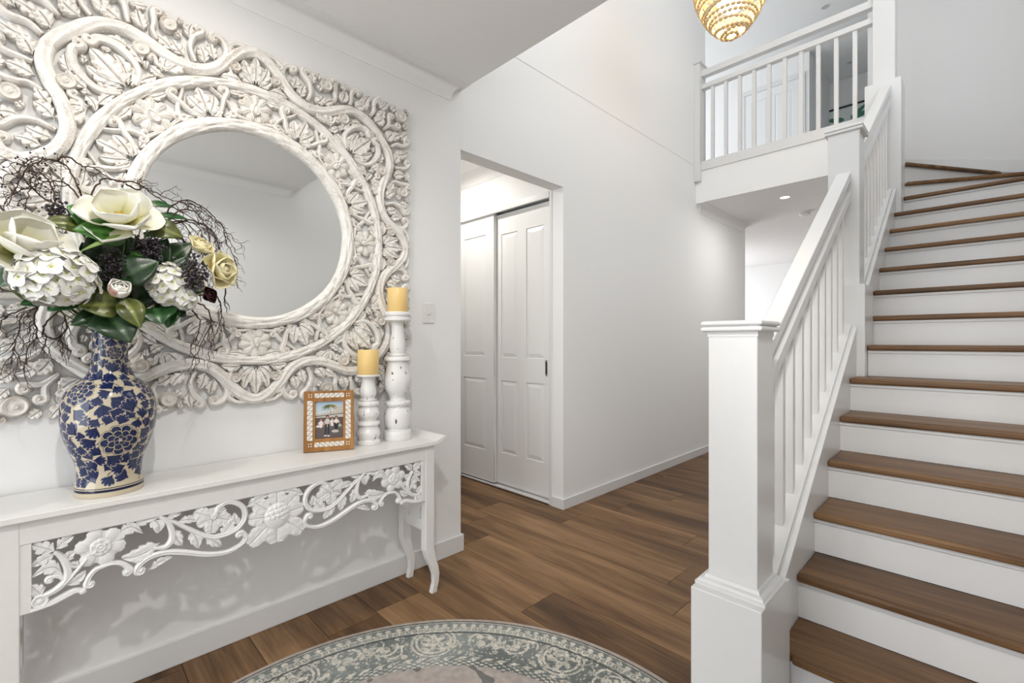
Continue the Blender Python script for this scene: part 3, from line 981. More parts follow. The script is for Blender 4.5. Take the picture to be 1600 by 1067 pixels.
# eight lotus flowers between the rings
for k in range(8):
    rl = Relief()
    rl.tf(UVW @ Matrix.Rotation(k * PI / 4, 4, 'Z'))
    rl.flower((0.498, 0), 0.067, HT * 0.9, 9, 0.35, eye=0.3, notch=0.16, grid=True, fold=0.32)
    rl.drop((0.490, 0), 0.0, 0.052, 0.038, HT * 1.1)
    rbuild(rl, 'flower', mir)
# leaf cluster half-way between the flowers
for k in range(8):
    rl = Relief(); rl.tf(UVW @ Matrix.Rotation(k * PI / 4 + PI / 8, 4, 'Z'))
    rl.leaf((0.455, 0), (0.552, 0), 0.040, HT, 3)
    rl.leaf((0.448, 0.004), (0.522, 0.048), 0.036, HT * 0.95, 2, 0.06)
    rl.leaf((0.448, -0.004), (0.522, -0.048), 0.036, HT * 0.95, 2, -0.06)
    rl.leaf((0.445, 0.006), (0.474, 0.062), 0.028, HT * 0.85, 2, 0.1)
    rl.leaf((0.445, -0.006), (0.474, -0.062), 0.028, HT * 0.85, 2, -0.1)
    rbuild(rl, 'leaf_cluster', mir)
# scrollwork between the rings
def inner_scrolls(rl):
    rl.scroll([polar(0.442, 19), polar(0.470, 15.5), polar(0.505, 13.5), polar(0.535, 11.5)], 0.016, 1, 0.017, HT * 0.9)
    rl.scroll([polar(0.555, 17.5), polar(0.530, 15.5), polar(0.495, 11.6), polar(0.462, 9.6)], 0.013, -1, 0.014, HT * 0.8)
    rl.scroll([polar(0.440, 2), polar(0.447, 5.5), polar(0.452, 8.5)], 0.012, -1, 0.013, HT * 0.8)
    rl.leaf(polar(0.552, 3), polar(0.548, 11), 0.022, HT * 0.75, 2, 0.08)
    rl.leaf(polar(0.445, 16), polar(0.447, 9.5), 0.018, HT * 0.75, 2, 0.05)
for k in range(8):
    for s_ in (1, -1):
        rl = Relief(); rl.tf(UVW @ Matrix.Rotation(k * PI / 4, 4, 'Z') @ Matrix.Diagonal((1, s_, 1, 1)))
        inner_scrolls(rl)
        rbuild(rl, 'scrollwork', mir)
# palmettes on the four axes, with paired rosettes
for q in range(4):
    rl = Relief(); rl.tf(UVW @ Matrix.Rotation(q * PI / 2, 4, 'Z'))
    rl.leaf((0.598, 0), (0.716, 0), 0.036, HT, 3)
    for s_ in (1, -1):
        rl.leaf((0.598, 0.006 * s_), (0.690, 0.047 * s_), 0.032, HT * 0.95, 3, 0.08 * s_)
        rl.leaf((0.596, 0.010 * s_), (0.640, 0.062 * s_), 0.026, HT * 0.85, 2, 0.1 * s_)
        rl.leaf((0.594, 0.050 * s_), (0.590, 0.128 * s_), 0.030, HT * 0.8, 3, -0.05 * s_)
        rl.scroll([(0.598, 0.070 * s_), (0.615, 0.090 * s_), (0.632, 0.098 * s_)], 0.010, 1 * s_, 0.012, HT * 0.8)
    rbuild(rl, 'palmette', mir)
    for s_ in (1, -1):
        rl = Relief(); rl.tf(UVW @ Matrix.Rotation(q * PI / 2, 4, 'Z'))
        rl.disc((0.642, 0.077 * s_), 0.020, HT * 1.05)
        rbuild(rl, 'rosette', mir)
# corner lobes: one big leaf on the diagonal with C-scrolls and rosettes
for q in range(4):
    rl = Relief(); rl.tf(UVW @ Matrix.Rotation(q * PI / 2 + PI / 4, 4, 'Z'))
    rl.leaf((0.600, 0), (0.742, 0.0), 0.060, HT * 1.1, 4, 0.0)
    for s_ in (1, -1):
        rl.leaf((0.612, 0.008 * s_), (0.705, 0.052 * s_), 0.036, HT, 3, 0.12 * s_)
        rl.leaf((0.606, 0.010 * s_), (0.668, 0.058 * s_), 0.030, HT * 0.9, 2, 0.15 * s_)
    rbuild(rl, 'large_leaf', mir)
    rl = Relief(); rl.tf(UVW @ Matrix.Rotation(q * PI / 2 + PI / 4, 4, 'Z'))
    for s_ in (1, -1):
        rl.scroll([(0.595, 0.03 * s_), (0.622, 0.072 * s_), (0.670, 0.088 * s_), (0.725, 0.078 * s_), (0.757, 0.045 * s_), (0.752, 0.022 * s_)], 0.012, s_, 0.022, HT, groove=0.0012)
        rl.scroll([(0.600, 0.02 * s_), (0.612, 0.045 * s_), (0.632, 0.060 * s_)], 0.010, -s_, 0.013, HT * 0.9)
        rl.leaf((0.640, 0.105 * s_), (0.715, 0.112 * s_), 0.030, HT * 0.85, 3, 0.1 * s_)
        rl.leaf((0.598, 0.150 * s_), (0.612, 0.250 * s_), 0.040, HT * 0.9, 4, 0.1 * s_)
        rl.leaf((0.600, 0.140 * s_), (0.645, 0.200 * s_), 0.030, HT * 0.85, 3, 0.1 * s_)
        rl.leaf((0.592, 0.120 * s_), (0.600, 0.045 * s_), 0.026, HT * 0.8, 3, 0.05 * s_)
        rl.scroll([(0.595, 0.175 * s_), (0.620, 0.150 * s_), (0.645, 0.160 * s_)], 0.011, -s_, 0.014, HT * 0.85)
        rl.leaf((0.700, 0.110 * s_), (0.755, 0.075 * s_), 0.028, HT * 0.8, 3, 0.05 * s_)
    rbuild(rl, 'scrollwork', mir)
    for s_ in (1, -1):
        rl = Relief(); rl.tf(UVW @ Matrix.Rotation(q * PI / 2 + PI / 4, 4, 'Z'))
        rl.disc((0.684, 0.140 * s_), 0.027, HT * 1.05)
        rbuild(rl, 'rosette', mir)
# outer field between the branch and the square edge
def outer_field(rl):
    # along the right-hand edge, upper half, then into the corner
    rl.scroll([(0.748, 0.035), (0.742, 0.075), (0.722, 0.10)], 0.013, 1, 0.018, HT * 0.85)
    rl.scroll([(0.655, 0.128), (0.690, 0.108), (0.728, 0.118), (0.740, 0.145)], 0.014, 1, 0.019, HT * 0.9)
    rl.leaf((0.640, 0.150), (0.705, 0.165), 0.032, HT * 0.85, 3, 0.08)
    rl.leaf((0.612, 0.185), (0.680, 0.205), 0.032, HT * 0.85, 3, -0.08)
    rl.scroll([(0.608, 0.215), (0.655, 0.232), (0.700, 0.222), (0.728, 0.195)], 0.013, 1, 0.018, HT * 0.9)
    rl.leaf((0.690, 0.235), (0.748, 0.228), 0.030, HT * 0.8, 3, 0.1)
    rl.leaf((0.612, 0.250), (0.662, 0.292), 0.034, HT * 0.9, 3, 0.1)
    rl.leaf((0.618, 0.290), (0.655, 0.345), 0.030, HT * 0.85, 3, -0.08)
    rl.scroll([(0.640, 0.335), (0.672, 0.350), (0.700, 0.345), (0.742, 0.348)], 0.012, -1, 0.017, HT * 0.85)
    rl.leaf((0.680, 0.262), (0.700, 0.282), 0.02, HT * 0.8, 2)
    rl.leaf((0.655, 0.375), (0.725, 0.395), 0.036, HT * 0.9, 4, 0.06)
    rl.scroll([(0.662, 0.420), (0.690, 0.425), (0.728, 0.432), (0.748, 0.455)], 0.013, 1, 0.018, HT * 0.9)
    rl.leaf((0.662, 0.440), (0.700, 0.500), 0.038, HT * 0.9, 4, 0.1)
    rl.leaf((0.655, 0.490), (0.742, 0.520), 0.036, HT * 0.9, 4, -0.1)
    rl.scroll([(0.640, 0.520), (0.672, 0.545), (0.715, 0.548), (0.742, 0.565)], 0.014, 1, 0.019, HT * 0.9)
    rl.leaf((0.620, 0.545), (0.665, 0.600), 0.040, HT * 0.95, 4, 0.12)
    rl.leaf((0.640, 0.560), (0.705, 0.600), 0.034, HT * 0.9, 3, 0.1)
    rl.leaf((0.700, 0.575), (0.750, 0.622), 0.030, HT * 0.85, 3, 0.1)
    rl.scroll([(0.600, 0.600), (0.640, 0.632), (0.680, 0.632)], 0.013, 1, 0.018, HT * 0.9)
    rl.leaf((0.715, 0.640), (0.742, 0.672), 0.026, HT * 0.8, 3)
    rl.leaf((0.738, 0.300), (0.752, 0.330), 0.02, HT * 0.7, 2)
for i in range(8):
    rl = Relief(); rl.tf(UVW @ OCT[i]); outer_field(rl)
    rbuild(rl, 'foliage', mir)
for q in range(4):
    for (x_, y_, r_) in ((0.712, 0.302, 0.028), (0.302, 0.712, 0.028), (0.700, 0.700, 0.033)):
        rl = Relief(); rl.tf(UVW @ Matrix.Rotation(q * PI / 2, 4, 'Z'))
        rl.disc((x_, y_), r_, HT * 1.0)
        rbuild(rl, 'rosette', mir)
# small infill leaves wherever the carving still has a wide gap
def infill():
    GS = 0.003; NG = 262
    occ = np.zeros((NG, NG), bool)
    for ch in mir.children:
        n = len(ch.data.vertices); co = np.empty(n * 3, np.float32); ch.data.vertices.foreach_get('co', co); co = co.reshape(-1, 3)
        u = np.abs(co[:, 1]); v = np.abs(co[:, 2])
        a, b = np.maximum(u, v), np.minimum(u, v)
        i = np.clip((a / GS).astype(int), 0, NG - 1); j = np.clip((b / GS).astype(int), 0, NG - 1)
        occ[i, j] = True
    for _ in range(2):
        o2 = occ.copy()
        o2[1:] |= occ[:-1]; o2[:-1] |= occ[1:]; o2[:, 1:] |= occ[:, :-1]; o2[:, :-1] |= occ[:, 1:]
        occ = o2
    ii, jj = np.meshgrid(np.arange(NG), np.arange(NG), indexing='ij')
    rr = np.hypot(ii, jj) * GS
    dead = (ii * GS > 0.755) | (rr < 0.436) | ((rr > 0.552) & (rr < 0.596)) | (jj > ii)
    rng = random.Random(2); out = []
    for L, W, lob in ((0.085, 0.034, 4), (0.065, 0.028, 3), (0.050, 0.024, 3), (0.038, 0.019, 2), (0.028, 0.015, 2)):
        for _ in range(1400):
            x = rng.uniform(0.42, 0.755); y = rng.uniform(0, x); a = rng.uniform(0, 2 * PI)
            ok = 0; tot = 0; cells = []
            for s_ in (0.0, 0.2, 0.4, 0.6, 0.8, 1.0):
                for t in (-0.32, 0, 0.32):
                    px = x + (s_ - 0.5) * L * math.cos(a) - t * W * math.sin(a); py = y + (s_ - 0.5) * L * math.sin(a) + t * W * math.cos(a)
                    i, j = int(px / GS), int(py / GS); tot += 1
                    if 0 <= i < NG and 0 <= j < NG and not dead[i, j] and not occ[i, j]: ok += 1
            if ok >= tot * 0.80:
                out.append((x, y, a, L, W, lob))
                d = (ii * GS - x) * math.cos(a) + (jj * GS - y) * math.sin(a); e = -(ii * GS - x) * math.sin(a) + (jj * GS - y) * math.cos(a)
                occ[(np.abs(d) < L * 0.5) & (np.abs(e) < W * 0.5)] = True
    for k in range(8):
        rl = Relief(); rl.tf(UVW @ OCT[k])
        for q, (x, y, a, L, W, lob) in enumerate(out):
            c, s_ = math.cos(a), math.sin(a)
            if q % 4 == 3 and L < 0.06: rl.disc((x, y), W * 0.62, HT * 0.82, button=True, seg=12)
            else: rl.leaf((x - L * 0.55 * c, y - L * 0.55 * s_), (x + L * 0.55 * c, y + L * 0.55 * s_), W, HT * 0.82, lob, 0.14 * (1 if q % 2 else -1))
        rbuild(rl, 'foliage', mir)
infill()
# glass
M_mirror, nt_, b_ = mat_new('mirror_glass')
b_.inputs['Metallic'].default_value = 1.0; b_.inputs['Roughness'].default_value = 0.03; b_.inputs['Base Color'].default_value = (0.86, 0.875, 0.87, 1)
m = MB(); m.lathe([(0.400, 0.004), (0.400, 0.010), (0.0001, 0.010)], 96, UVW)
m.build('mirror_glass', M_mirror, mir, smooth=30)

Relief.WL = 1.12; Relief.WS = 1.1
# ================================================================ CONSOLE TABLE
TY = 0.62
tab = empty('console_table', (-2.06, TY, 0), label='long white console table with a carved floral apron, below the carved mirror', cat='table')
def tb(mb, name, mat=M_table, bevel=0.003, smooth=None):
    o = mb.build(name, mat, tab, bevel=bevel, smooth=smooth); return child_of(o, tab)
XF, XB = -1.905, -2.196
m = MB()                                          # top with upturned, rolled ends
prof = []
for s_ in (-1, 1):
    pass
def topprof():
    up = [(-0.735, 0.757), (0.735, 0.757)]
    lipR = [(0.735 + 0.052 * t, 0.757 + 0.020 * math.sin(PI / 2 * t) ** 1.3) for t in (0.25, 0.5, 0.75, 1.0)]
    end = [(0.735 + 0.052 + 0.008 * math.cos(a), 0.770 + 0.008 * math.sin(a)) for a in (1.2, 0.6, 0, -0.6, -1.2)]
    low = [(0.770, 0.752), (0.750, 0.742), (0.735, 0.7385)]
    R = [(0.735, 0.757)] + lipR + end + low
    Lf = [(-y, z) for y, z in R[::-1]]
    return [(y + TY, z) for y, z in (R + Lf)]
m.prism(topprof(), 0, XB, XF)
tb(m, 'table_top', bevel=0.002)
m = MB(); m.box(-2.178, -1.944, TY - 0.70, TY + 0.70, 0.722, 0.7380)
m.box(-1.943, -1.925, TY - 0.6995, TY + 0.6995, 0.668, 0.7380)
for s_ in (-1, 1): m.box(-2.135, -1.968, *sorted((TY + s_ * 0.700, TY + s_ * 0.722)), 0.66, 0.738)
tb(m, 'top_rail')
def leg(ys, front):
    """square leg that bows out then kicks back at the foot; ys = +1 right, -1 left"""
    m = MB(); rows = []
    zs = [0.7382, 0.50, 0.30, 0.22, 0.17, 0.13, 0.09, 0.05, 0.02, 0.0]
    off = [0, 0, 0, 0.000, 0.010, 0.024, 0.030, 0.026, 0.018, 0.016]
    wid = [0.050, 0.050, 0.050, 0.050, 0.046, 0.040, 0.034, 0.030, 0.030, 0.032]
    if front: xo, sx = -1.924, -1
    else: xo, sx = -2.135, -1
    vs = []
    for z, o_, w_ in zip(zs, off, wid):
        ya = TY + ys * (0.735 + o_ * 0.9); yb = ya - ys * w_
        xa = xo + (o_ * 0.25 if front else 0); xb = xa - (w_ * 0.86)
        vs += [(xa, ya, z), (xb, ya, z), (xb, yb, z), (xa, yb, z)]
    fs = [(i * 4 + k, i * 4 + (k + 1) % 4, i * 4 + 4 + (k + 1) % 4, i * 4 + 4 + k) for i in range(len(zs) - 1) for k in range(4)]
    fs += [(0, 1, 2, 3), tuple(range(len(zs) * 4 - 1, len(zs) * 4 - 5, -1))]
    m.add(vs, fs)
    tb(m, 'leg', bevel=0.003)
for ys in (1, -1):
    for fr in (True, False): leg(ys, fr)
    # side stretcher and pierced side panel
    ya, yb = sorted((TY + ys * 0.702, TY + ys * 0.718))
    m = MB(); m.box(-2.14, -1.965, ya, yb, 0.300, 0.352)
    tb(m, 'stretcher')
    m = MB()
    outline = [(-2.135, 0.66), (-1.965, 0.66), (-1.965, 0.56), (-1.985, 0.50), (-1.982, 0.44), (-2.005, 0.40), (-2.002, 0.352), (-2.098, 0.352), (-2.095, 0.40), (-2.118, 0.44), (-2.115, 0.50), (-2.135, 0.56)]
    bm = bmesh.new()
    vv = [bm.verts.new((ya, x, z)) for x, z in outline]
    hole = [( -2.05 + 0.020 * math.sin(2 * PI * k / 16), 0.52 + 0.045 * math.cos(2 * PI * k / 16)) for k in range(16)]
    hv = [bm.verts.new((ya, x, z)) for x, z in hole]
    ed = [bm.edges.new((vv[i], vv[(i + 1) % len(vv)])) for i in range(len(vv))] + [bm.edges.new((hv[i], hv[(i + 1) % 16])) for i in range(16)]
    bmesh.ops.triangle_fill(bm, use_beauty=True, use_dissolve=False, edges=ed)
    r_ = bmesh.ops.extrude_face_region(bm, geom=list(bm.faces))
    bmesh.ops.translate(bm, verts=[g for g in r_['geom'] if isinstance(g, bmesh.types.BMVert)], vec=(yb - ya, 0, 0))
    for v in bm.verts: v.co = (v.co.y, v.co.x, v.co.z)
    bmesh.ops.recalc_face_normals(bm, faces=bm.faces)
    me = bpy.data.meshes.new('side_panel'); bm.to_mesh(me); bm.free()
    child_of(link('side_panel', me, M_table, tab), tab)
# apron frame: slim stiles beside the legs
for ys in (1, -1):
    a, b = sorted((TY + ys * 0.662, TY + ys * 0.6865)); m = MB(); m.box(-1.942, -1.926, a, b, 0.470, 0.6678)
    tb(m, 'apron_stile', bevel=0.001)
AW = Matrix.Translation((-1.942, TY, 0)) @ UVW
HA = 0.017
def apron(side):
    S = Matrix.Diagonal((side, 1, 1, 1))
    rl = Relief(); rl.tf(AW @ S)
    L_, Sc, Sw = rl.leaf, rl.scroll, rl.sweep
    # coordinates on the left half: s runs -0.665 .. 0
    # lower edge: corner stem, hook, long S-curve up to the central flower
    Sw([(-0.664, 0.474), (-0.624, 0.478), (-0.592, 0.488), (-0.570, 0.495), (-0.553, 0.490)], [0.016, 0.020, 0.020, 0.014], HA, 0, 0.4, 0.001)
    rl.disc((-0.553, 0.489), 0.009, HA * 1.05, button=False)
    Sc([(-0.500, 0.549), (-0.522, 0.545), (-0.538, 0.528), (-0.545, 0.508)], 0.010, 1, 0.015, HA, 0.9)
    Sc([(-0.505, 0.549), (-0.482, 0.550), (-0.458, 0.540), (-0.442, 0.519)], 0.010, -1, 0.016, HA, 0.9)
    Sc([(-0.110, 0.505), (-0.140, 0.491), (-0.176, 0.486), (-0.229, 0.497), (-0.296, 0.525), (-0.343, 0.541), (-0.380, 0.543), (-0.408, 0.532), (-0.424, 0.514)], 0.014, 1, 0.017, HA, 1.0, groove=0.0008)
    Sc([(-0.150, 0.489), (-0.120, 0.500), (-0.106, 0.520), (-0.116, 0.540)], 0.012, 1, 0.017, HA, 0.8)
    L_((-0.395, 0.497), (-0.328, 0.522), 0.022, HA * 0.9, 3, 0.10)
    # corner
    L_((-0.612, 0.628), (-0.662, 0.664), 0.040, HA * 0.8, 3, 0.0)
    L_((-0.612, 0.632), (-0.572, 0.664), 0.030, HA * 0.8, 2, 0.1)
    L_((-0.612, 0.624), (-0.664, 0.600), 0.030, HA * 0.8, 3, 0.0)
    Sw([(-0.614, 0.628), (-0.596, 0.600), (-0.586, 0.565), (-0.590, 0.535), (-0.612, 0.514), (-0.640, 0.505)], [0.010, 0.018, 0.020, 0.018, 0.013], HA, 0, 0.4, 0.001)
    L_((-0.594, 0.545), (-0.664, 0.566), 0.040, HA * 0.9, 3, -0.42)
    Sc([(-0.592, 0.530), (-0.606, 0.552), (-0.622, 0.556)], 0.008, 1, 0.012, HA * 0.9)
    L_((-0.590, 0.590), (-0.570, 0.616), 0.026, HA * 0.85, 2, 0.15)
    rl.disc((-0.645, 0.494), 0.019, HA)
    L_((-0.640, 0.508), (-0.664, 0.545), 0.036, HA * 0.8, 3, 0.0)
    Sw([(-0.618, 0.514), (-0.590, 0.528), (-0.567, 0.556), (-0.543, 0.586)], [0.010, 0.011, 0.010], HA, 0, 0.4)
    L_((-0.595, 0.520), (-0.546, 0.548), 0.030, HA * 0.9, 2, -0.12)
    L_((-0.558, 0.568), (-0.585, 0.582), 0.020, HA * 0.8, 2, 0)
    # acanthus between flower and the hanging blossom
    L_((-0.482, 0.622), (-0.408, 0.622), 0.044, HA * 0.95, 3, 0.42)
    L_((-0.440, 0.655), (-0.362, 0.668), 0.030, HA * 0.85, 2, 0.05)
    L_((-0.385, 0.664), (-0.370, 0.612), 0.040, HA * 0.95, 2, 0.2)
    L_((-0.362, 0.580), (-0.462, 0.560), 0.050, HA, 4, 0.14)
    Sw([(-0.365, 0.668), (-0.343, 0.645), (-0.331, 0.610), (-0.331, 0.580), (-0.349, 0.560), (-0.383, 0.566)], [0.012, 0.018, 0.020, 0.018, 0.010], HA, 0, 0.4, 0.001)
    L_((-0.350, 0.655), (-0.305, 0.660), 0.022, HA * 0.9, 2, 0.1)
    L_((-0.330, 0.615), (-0.303, 0.552), 0.038, HA * 0.95, 3, -0.05)
    Sc([(-0.359, 0.660), (-0.321, 0.634), (-0.283, 0.602), (-0.246, 0.572), (-0.208, 0.552), (-0.165, 0.552), (-0.130, 0.566), (-0.110, 0.595), (-0.113, 0.630), (-0.138, 0.657), (-0.168, 0.667), (-0.194, 0.656)], 0.014, 1, 0.017, HA * 1.05, 0.45, knob=False)
    L_((-0.318, 0.636), (-0.254, 0.622), 0.026, HA * 0.9, 3, 0.1)
    L_((-0.278, 0.594), (-0.256, 0.528), 0.040, HA * 0.95, 3, 0.08)
    L_((-0.236, 0.560), (-0.186, 0.512), 0.036, HA * 0.9, 3, 0.05)
    L_((-0.190, 0.552), (-0.150, 0.606), 0.040, HA * 0.95, 3, -0.12)
    L_((-0.130, 0.575), (-0.142, 0.620), 0.028, HA * 0.9, 2, 0.15)
    L_((-0.108, 0.630), (-0.020, 0.663), 0.030, HA * 0.9, 3, 0.10)
    child_of(rl.build("apron_scrolls", M_apron, tab, smooth=40), tab)
    pass
    rl = Relief(); rl.tf(AW @ S)
    rl.flower((-0.512, 0.611), 0.062, HA * 1.0, 6, 0.3, eye=0.42, notch=0.22)
    rl.flower((-0.512, 0.611), 0.028, HA * 1.25, 6, 0.1, eye=0.45, notch=0.2)
    child_of(rl.build('blossom', M_apron, tab, smooth=40), tab)
    rl = Relief(); rl.tf(AW @ S)
    for a_, l_, w_ in ((150, 0.062, 0.046), (200, 0.05, 0.03), (265, 0.056, 0.044), (335, 0.058, 0.046), (90, 0.034, 0.036), (30, 0.045, 0.03)):
        rl.leaf((-0.212, 0.624), (-0.212 + l_ * math.cos(math.radians(a_)), 0.624 + l_ * math.sin(math.radians(a_))), w_, HA * 0.95, 3, 0, depth=0.15, pointed=False)
    rl.drop((-0.206, 0.634), 1.0, 0.036, 0.020, HA * 1.3)
    child_of(rl.build('blossom', M_apron, tab, smooth=40), tab)
for side in (1, -1): apron(side)
rl = Relief(); rl.tf(AW)
for a_, l_, w_ in ((90, 0.098, 0.062), (140, 0.100, 0.058), (40, 0.100, 0.058), (175, 0.100, 0.052), (5, 0.100, 0.052), (222, 0.130, 0.062), (318, 0.130, 0.062), (270, 0.104, 0.082)):
    rl.leaf((0.002 + 0.02 * math.cos(math.radians(a_)), 0.575 + 0.02 * math.sin(math.radians(a_))), (0.002 + l_ * math.cos(math.radians(a_)), 0.575 + l_ * math.sin(math.radians(a_))), w_, HA * (1.0 + 0.002 * a_ / 10), 3, 0, depth=0.12, pointed=False)
child_of(rl.build('sunflower_petals', M_apron, tab, smooth=40), tab)
rl = MB()                                         # domed, cross-hatched heart
vs = []; fs = []; ng = 26
for i in range(ng + 1):
    for j in range(ng + 1):
        a, b = -1 + 2 * i / ng, -1 + 2 * j / ng
        x, y = a * math.sqrt(1 - b * b / 2), b * math.sqrt(1 - a * a / 2)
        rr = min(1, math.hypot(x, y))
        z = 0.010 + 0.018 * math.sqrt(max(0, 1 - rr * rr * 0.92))
        if y > -0.25 + 0.14 * math.cos(x * 7) and rr < 0.93:
            g = max(abs(math.sin((x * 4.2 + y * 1.2) * PI / 2 * 1.3)) ** 12, abs(math.sin((y * 4.2 - x * 0.8) * PI / 2 * 1.3)) ** 12)
            z -= 0.0042 * g
        elif rr < 0.97: z -= 0.002
        vs.append((0.002 + x * 0.048, 0.572 + y * 0.052 + 0.004, z))
for i in range(ng):
    for j in range(ng):
        k = i * (ng + 1) + j
        fs.append((k, k + 1, k + ng + 2, k + ng + 1))
rl.add(vs, fs, AW)
child_of(rl.build('sunflower_heart', M_apron, tab, smooth=25), tab)

# ================================================================ THINGS ON THE TABLE
# ---- blue and white vase
VX, VY, VZ = -2.035, 0.137, 0.7575
def make_vase():
    key = [(1000, 211), (965, 212), (940, 208), (900, 200), (850, 202), (800, 215), (750, 240), (700, 262), (650, 281), (600, 291), (550, 295), (500, 293), (450, 284), (400, 257), (370, 225), (350, 192), (330, 160), (300, 136), (260, 119), (200, 111), (100, 109), (40, 113), (10, 121), (0, 124)]
    P = [(x * 0.000417, 1.3198 - y * 0.000574) for y, x in key]
    z0 = P[0][1]; z1 = P[-1][1]
    P = [(r, (z - z0) * (1.315 - VZ) / (z1 - z0)) for r, z in P]
    C = catmull([(r, 0, z) for r, z in P], 8)
    zz = np.array([c.z for c in C]); rr = np.array([c.x for c in C])
    Lc = np.concatenate([[0], np.cumsum(np.hypot(np.diff(zz), np.diff(rr)))])
    nz, na = 430, 420
    ls = np.linspace(0, Lc[-1], nz)
    Z = np.interp(ls, Lc, zz); Rr = np.interp(ls, Lc, rr)
    ang = np.linspace(0, 2 * PI, na, endpoint=False)
    A, Zg = np.meshgrid(ang, Z); Rg = np.repeat(Rr[:, None], na, 1); Lg = np.repeat(ls[:, None], na, 1)
    V = np.stack([Rg * np.cos(A), Rg * np.sin(A), Zg], -1).reshape(-1, 3)
    idx = np.arange(nz * na).reshape(nz, na); ir = np.roll(idx, -1, 1)
    F = np.stack([idx[:-1], ir[:-1], ir[1:], idx[1:]], -1).reshape(-1, 4).tolist()
    V = V.tolist()
    F.append([int(i) for i in idx[0][::-1]])
    # inner lip
    k0 = len(V)
    for j in range(na): V.append((Rr[-1] * 0.86 * math.cos(ang[j]), Rr[-1] * 0.86 * math.sin(ang[j]), Z[-1] - 0.001))
    for j in range(na): V.append((Rr[-1] * 0.75 * math.cos(ang[j]), Rr[-1] * 0.75 * math.sin(ang[j]), Z[-1] - 0.10))
    top = idx[-1]
    for j in range(na):
        j2 = (j + 1) % na
        F.append([int(top[j]), int(top[j2]), k0 + j2, k0 + j]); F.append([k0 + j, k0 + j2, k0 + na + j2, k0 + na + j])
    me = bpy.data.meshes.new('vase'); me.from_pydata(V, [], F)
    for p in me.polygons: p.use_smooth = True
    # ---- painting: u = arc distance at this height, v = distance along the profile
    Afl, Lfl, Rfl = A.ravel(), Lg.ravel(), Rg.ravel()
    n = len(Afl)
    cream = np.array([0.56, 0.49, 0.36]); navy = np.array([0.006, 0.009, 0.040]); blue = np.array([0.02, 0.035, 0.11])
    col = np.repeat(cream[None], n, 0)
    rng = np.random.default_rng(12)
    Ltot = Lc[-1]
    def local(a0, l0, rot, rad):
        da = (Afl - a0 + PI) % (2 * PI) - PI
        u = da * Rfl; v = Lfl - l0
        near = (np.abs(u) < rad) & (np.abs(v) < rad)
        uu, vv = u[near], v[near]
        c, s_ = math.cos(rot), math.sin(rot)
        return near, uu * c + vv * s_, -uu * s_ + vv * c
    def setc(near, mask, c, shade=None):
        ids = np.nonzero(near)[0][mask]
        if shade is None: col[ids] = c
        else: col[ids] = c[None] * (1 - shade[mask][:, None]) + blue[None] * shade[mask][:, None] * 1.6
    def motif_leaf(a0, l0, rot, L, lobes=5):
        near, x, y = local(a0, l0, rot, L * 1.5)
        xx = x + L * 0.5
        rho = np.hypot(xx, y); th = np.arctan2(y, xx)
        wid = 0.74
        edge = L * (0.80 - 0.22 * (th / wid) ** 2 + 0.20 * np.abs(np.cos(th / wid * PI * lobes / 2 * 0.95)) ** 0.7)
        inside = (rho < edge) & (np.abs(th) < wid * (0.55 + 0.45 * np.minimum(rho / L * 2.2, 1)))
        outl = (rho < edge + 0.0022) & (np.abs(th) < wid * 1.05)
        vein = np.abs(np.sin(th * 14)) < 0.16
        setc(near, outl & ~inside, cream)
        sh = np.clip(0.15 + 0.55 * np.abs(np.sin(th * 7)) * (rho / L), 0, 1)
        setc(near, inside, navy, sh)
        setc(near, inside & vein & (rho > L * 0.3) & (rho < L * 0.85), navy * 0.8)
    def motif_stem(a0, l0, a1, l1, bow):
        for t in np.linspace(0, 1, 26):
            a = a0 + (a1 - a0) * t; l = l0 + (l1 - l0) * t
            du = (a1 - a0) * 0.1; dl = l1 - l0
            a += -dl * bow * math.sin(PI * t) / 0.1 * 1.0; l += du * bow * math.sin(PI * t)
            near, x, y = local(a, l, 0, 0.004)
            setc(near, np.hypot(x, y) < 0.0013, navy)
    def motif_flower(a0, l0, R, rot=0.0):
        near, x, y = local(a0, l0, rot, R * 1.25)
        rho = np.hypot(x, y)
        setc(near, rho < R * 1.02, cream)
        for ring, (rad, npet, pr) in enumerate(((0.70, 9, 0.27), (0.42, 7, 0.22), (0.18, 5, 0.15))):
            for k in range(npet):
                a = 2 * PI * k / npet + ring * 0.5
                px, py = R * rad * math.cos(a), R * rad * math.sin(a)
                d = np.hypot(x - px, (y - py))
                setc(near, d < R * pr * 1.16, navy * 0.6)
                setc(near, d < R * pr * 1.06, cream)
                inn = d < R * pr * 0.86
                setc(near, inn, navy, np.clip(0.7 * (1 - d / (R * pr)), 0, 0.6))
        setc(near, rho < R * 0.10, cream)
    # facing the room: azimuth of the camera side is about 0 .. -20 degrees
    f0 = -0.07
    fl_ = [(f0 + 0.22, 0.185, 0.052), (f0 - 0.78, 0.345, 0.046), (f0 + 1.15, 0.352, 0.046), (f0 - 2.0, 0.20, 0.044), (f0 + 2.3, 0.20, 0.044), (f0 + 3.0, 0.36, 0.04), (f0 + 0.25, 0.485, 0.022), (f0 - 1.6, 0.6, 0.02), (f0 + 1.5, 0.55, 0.02)]
    pts = []
    for a, l, r in fl_: pts.append((a, l, r))
    cand = []
    tries = 0
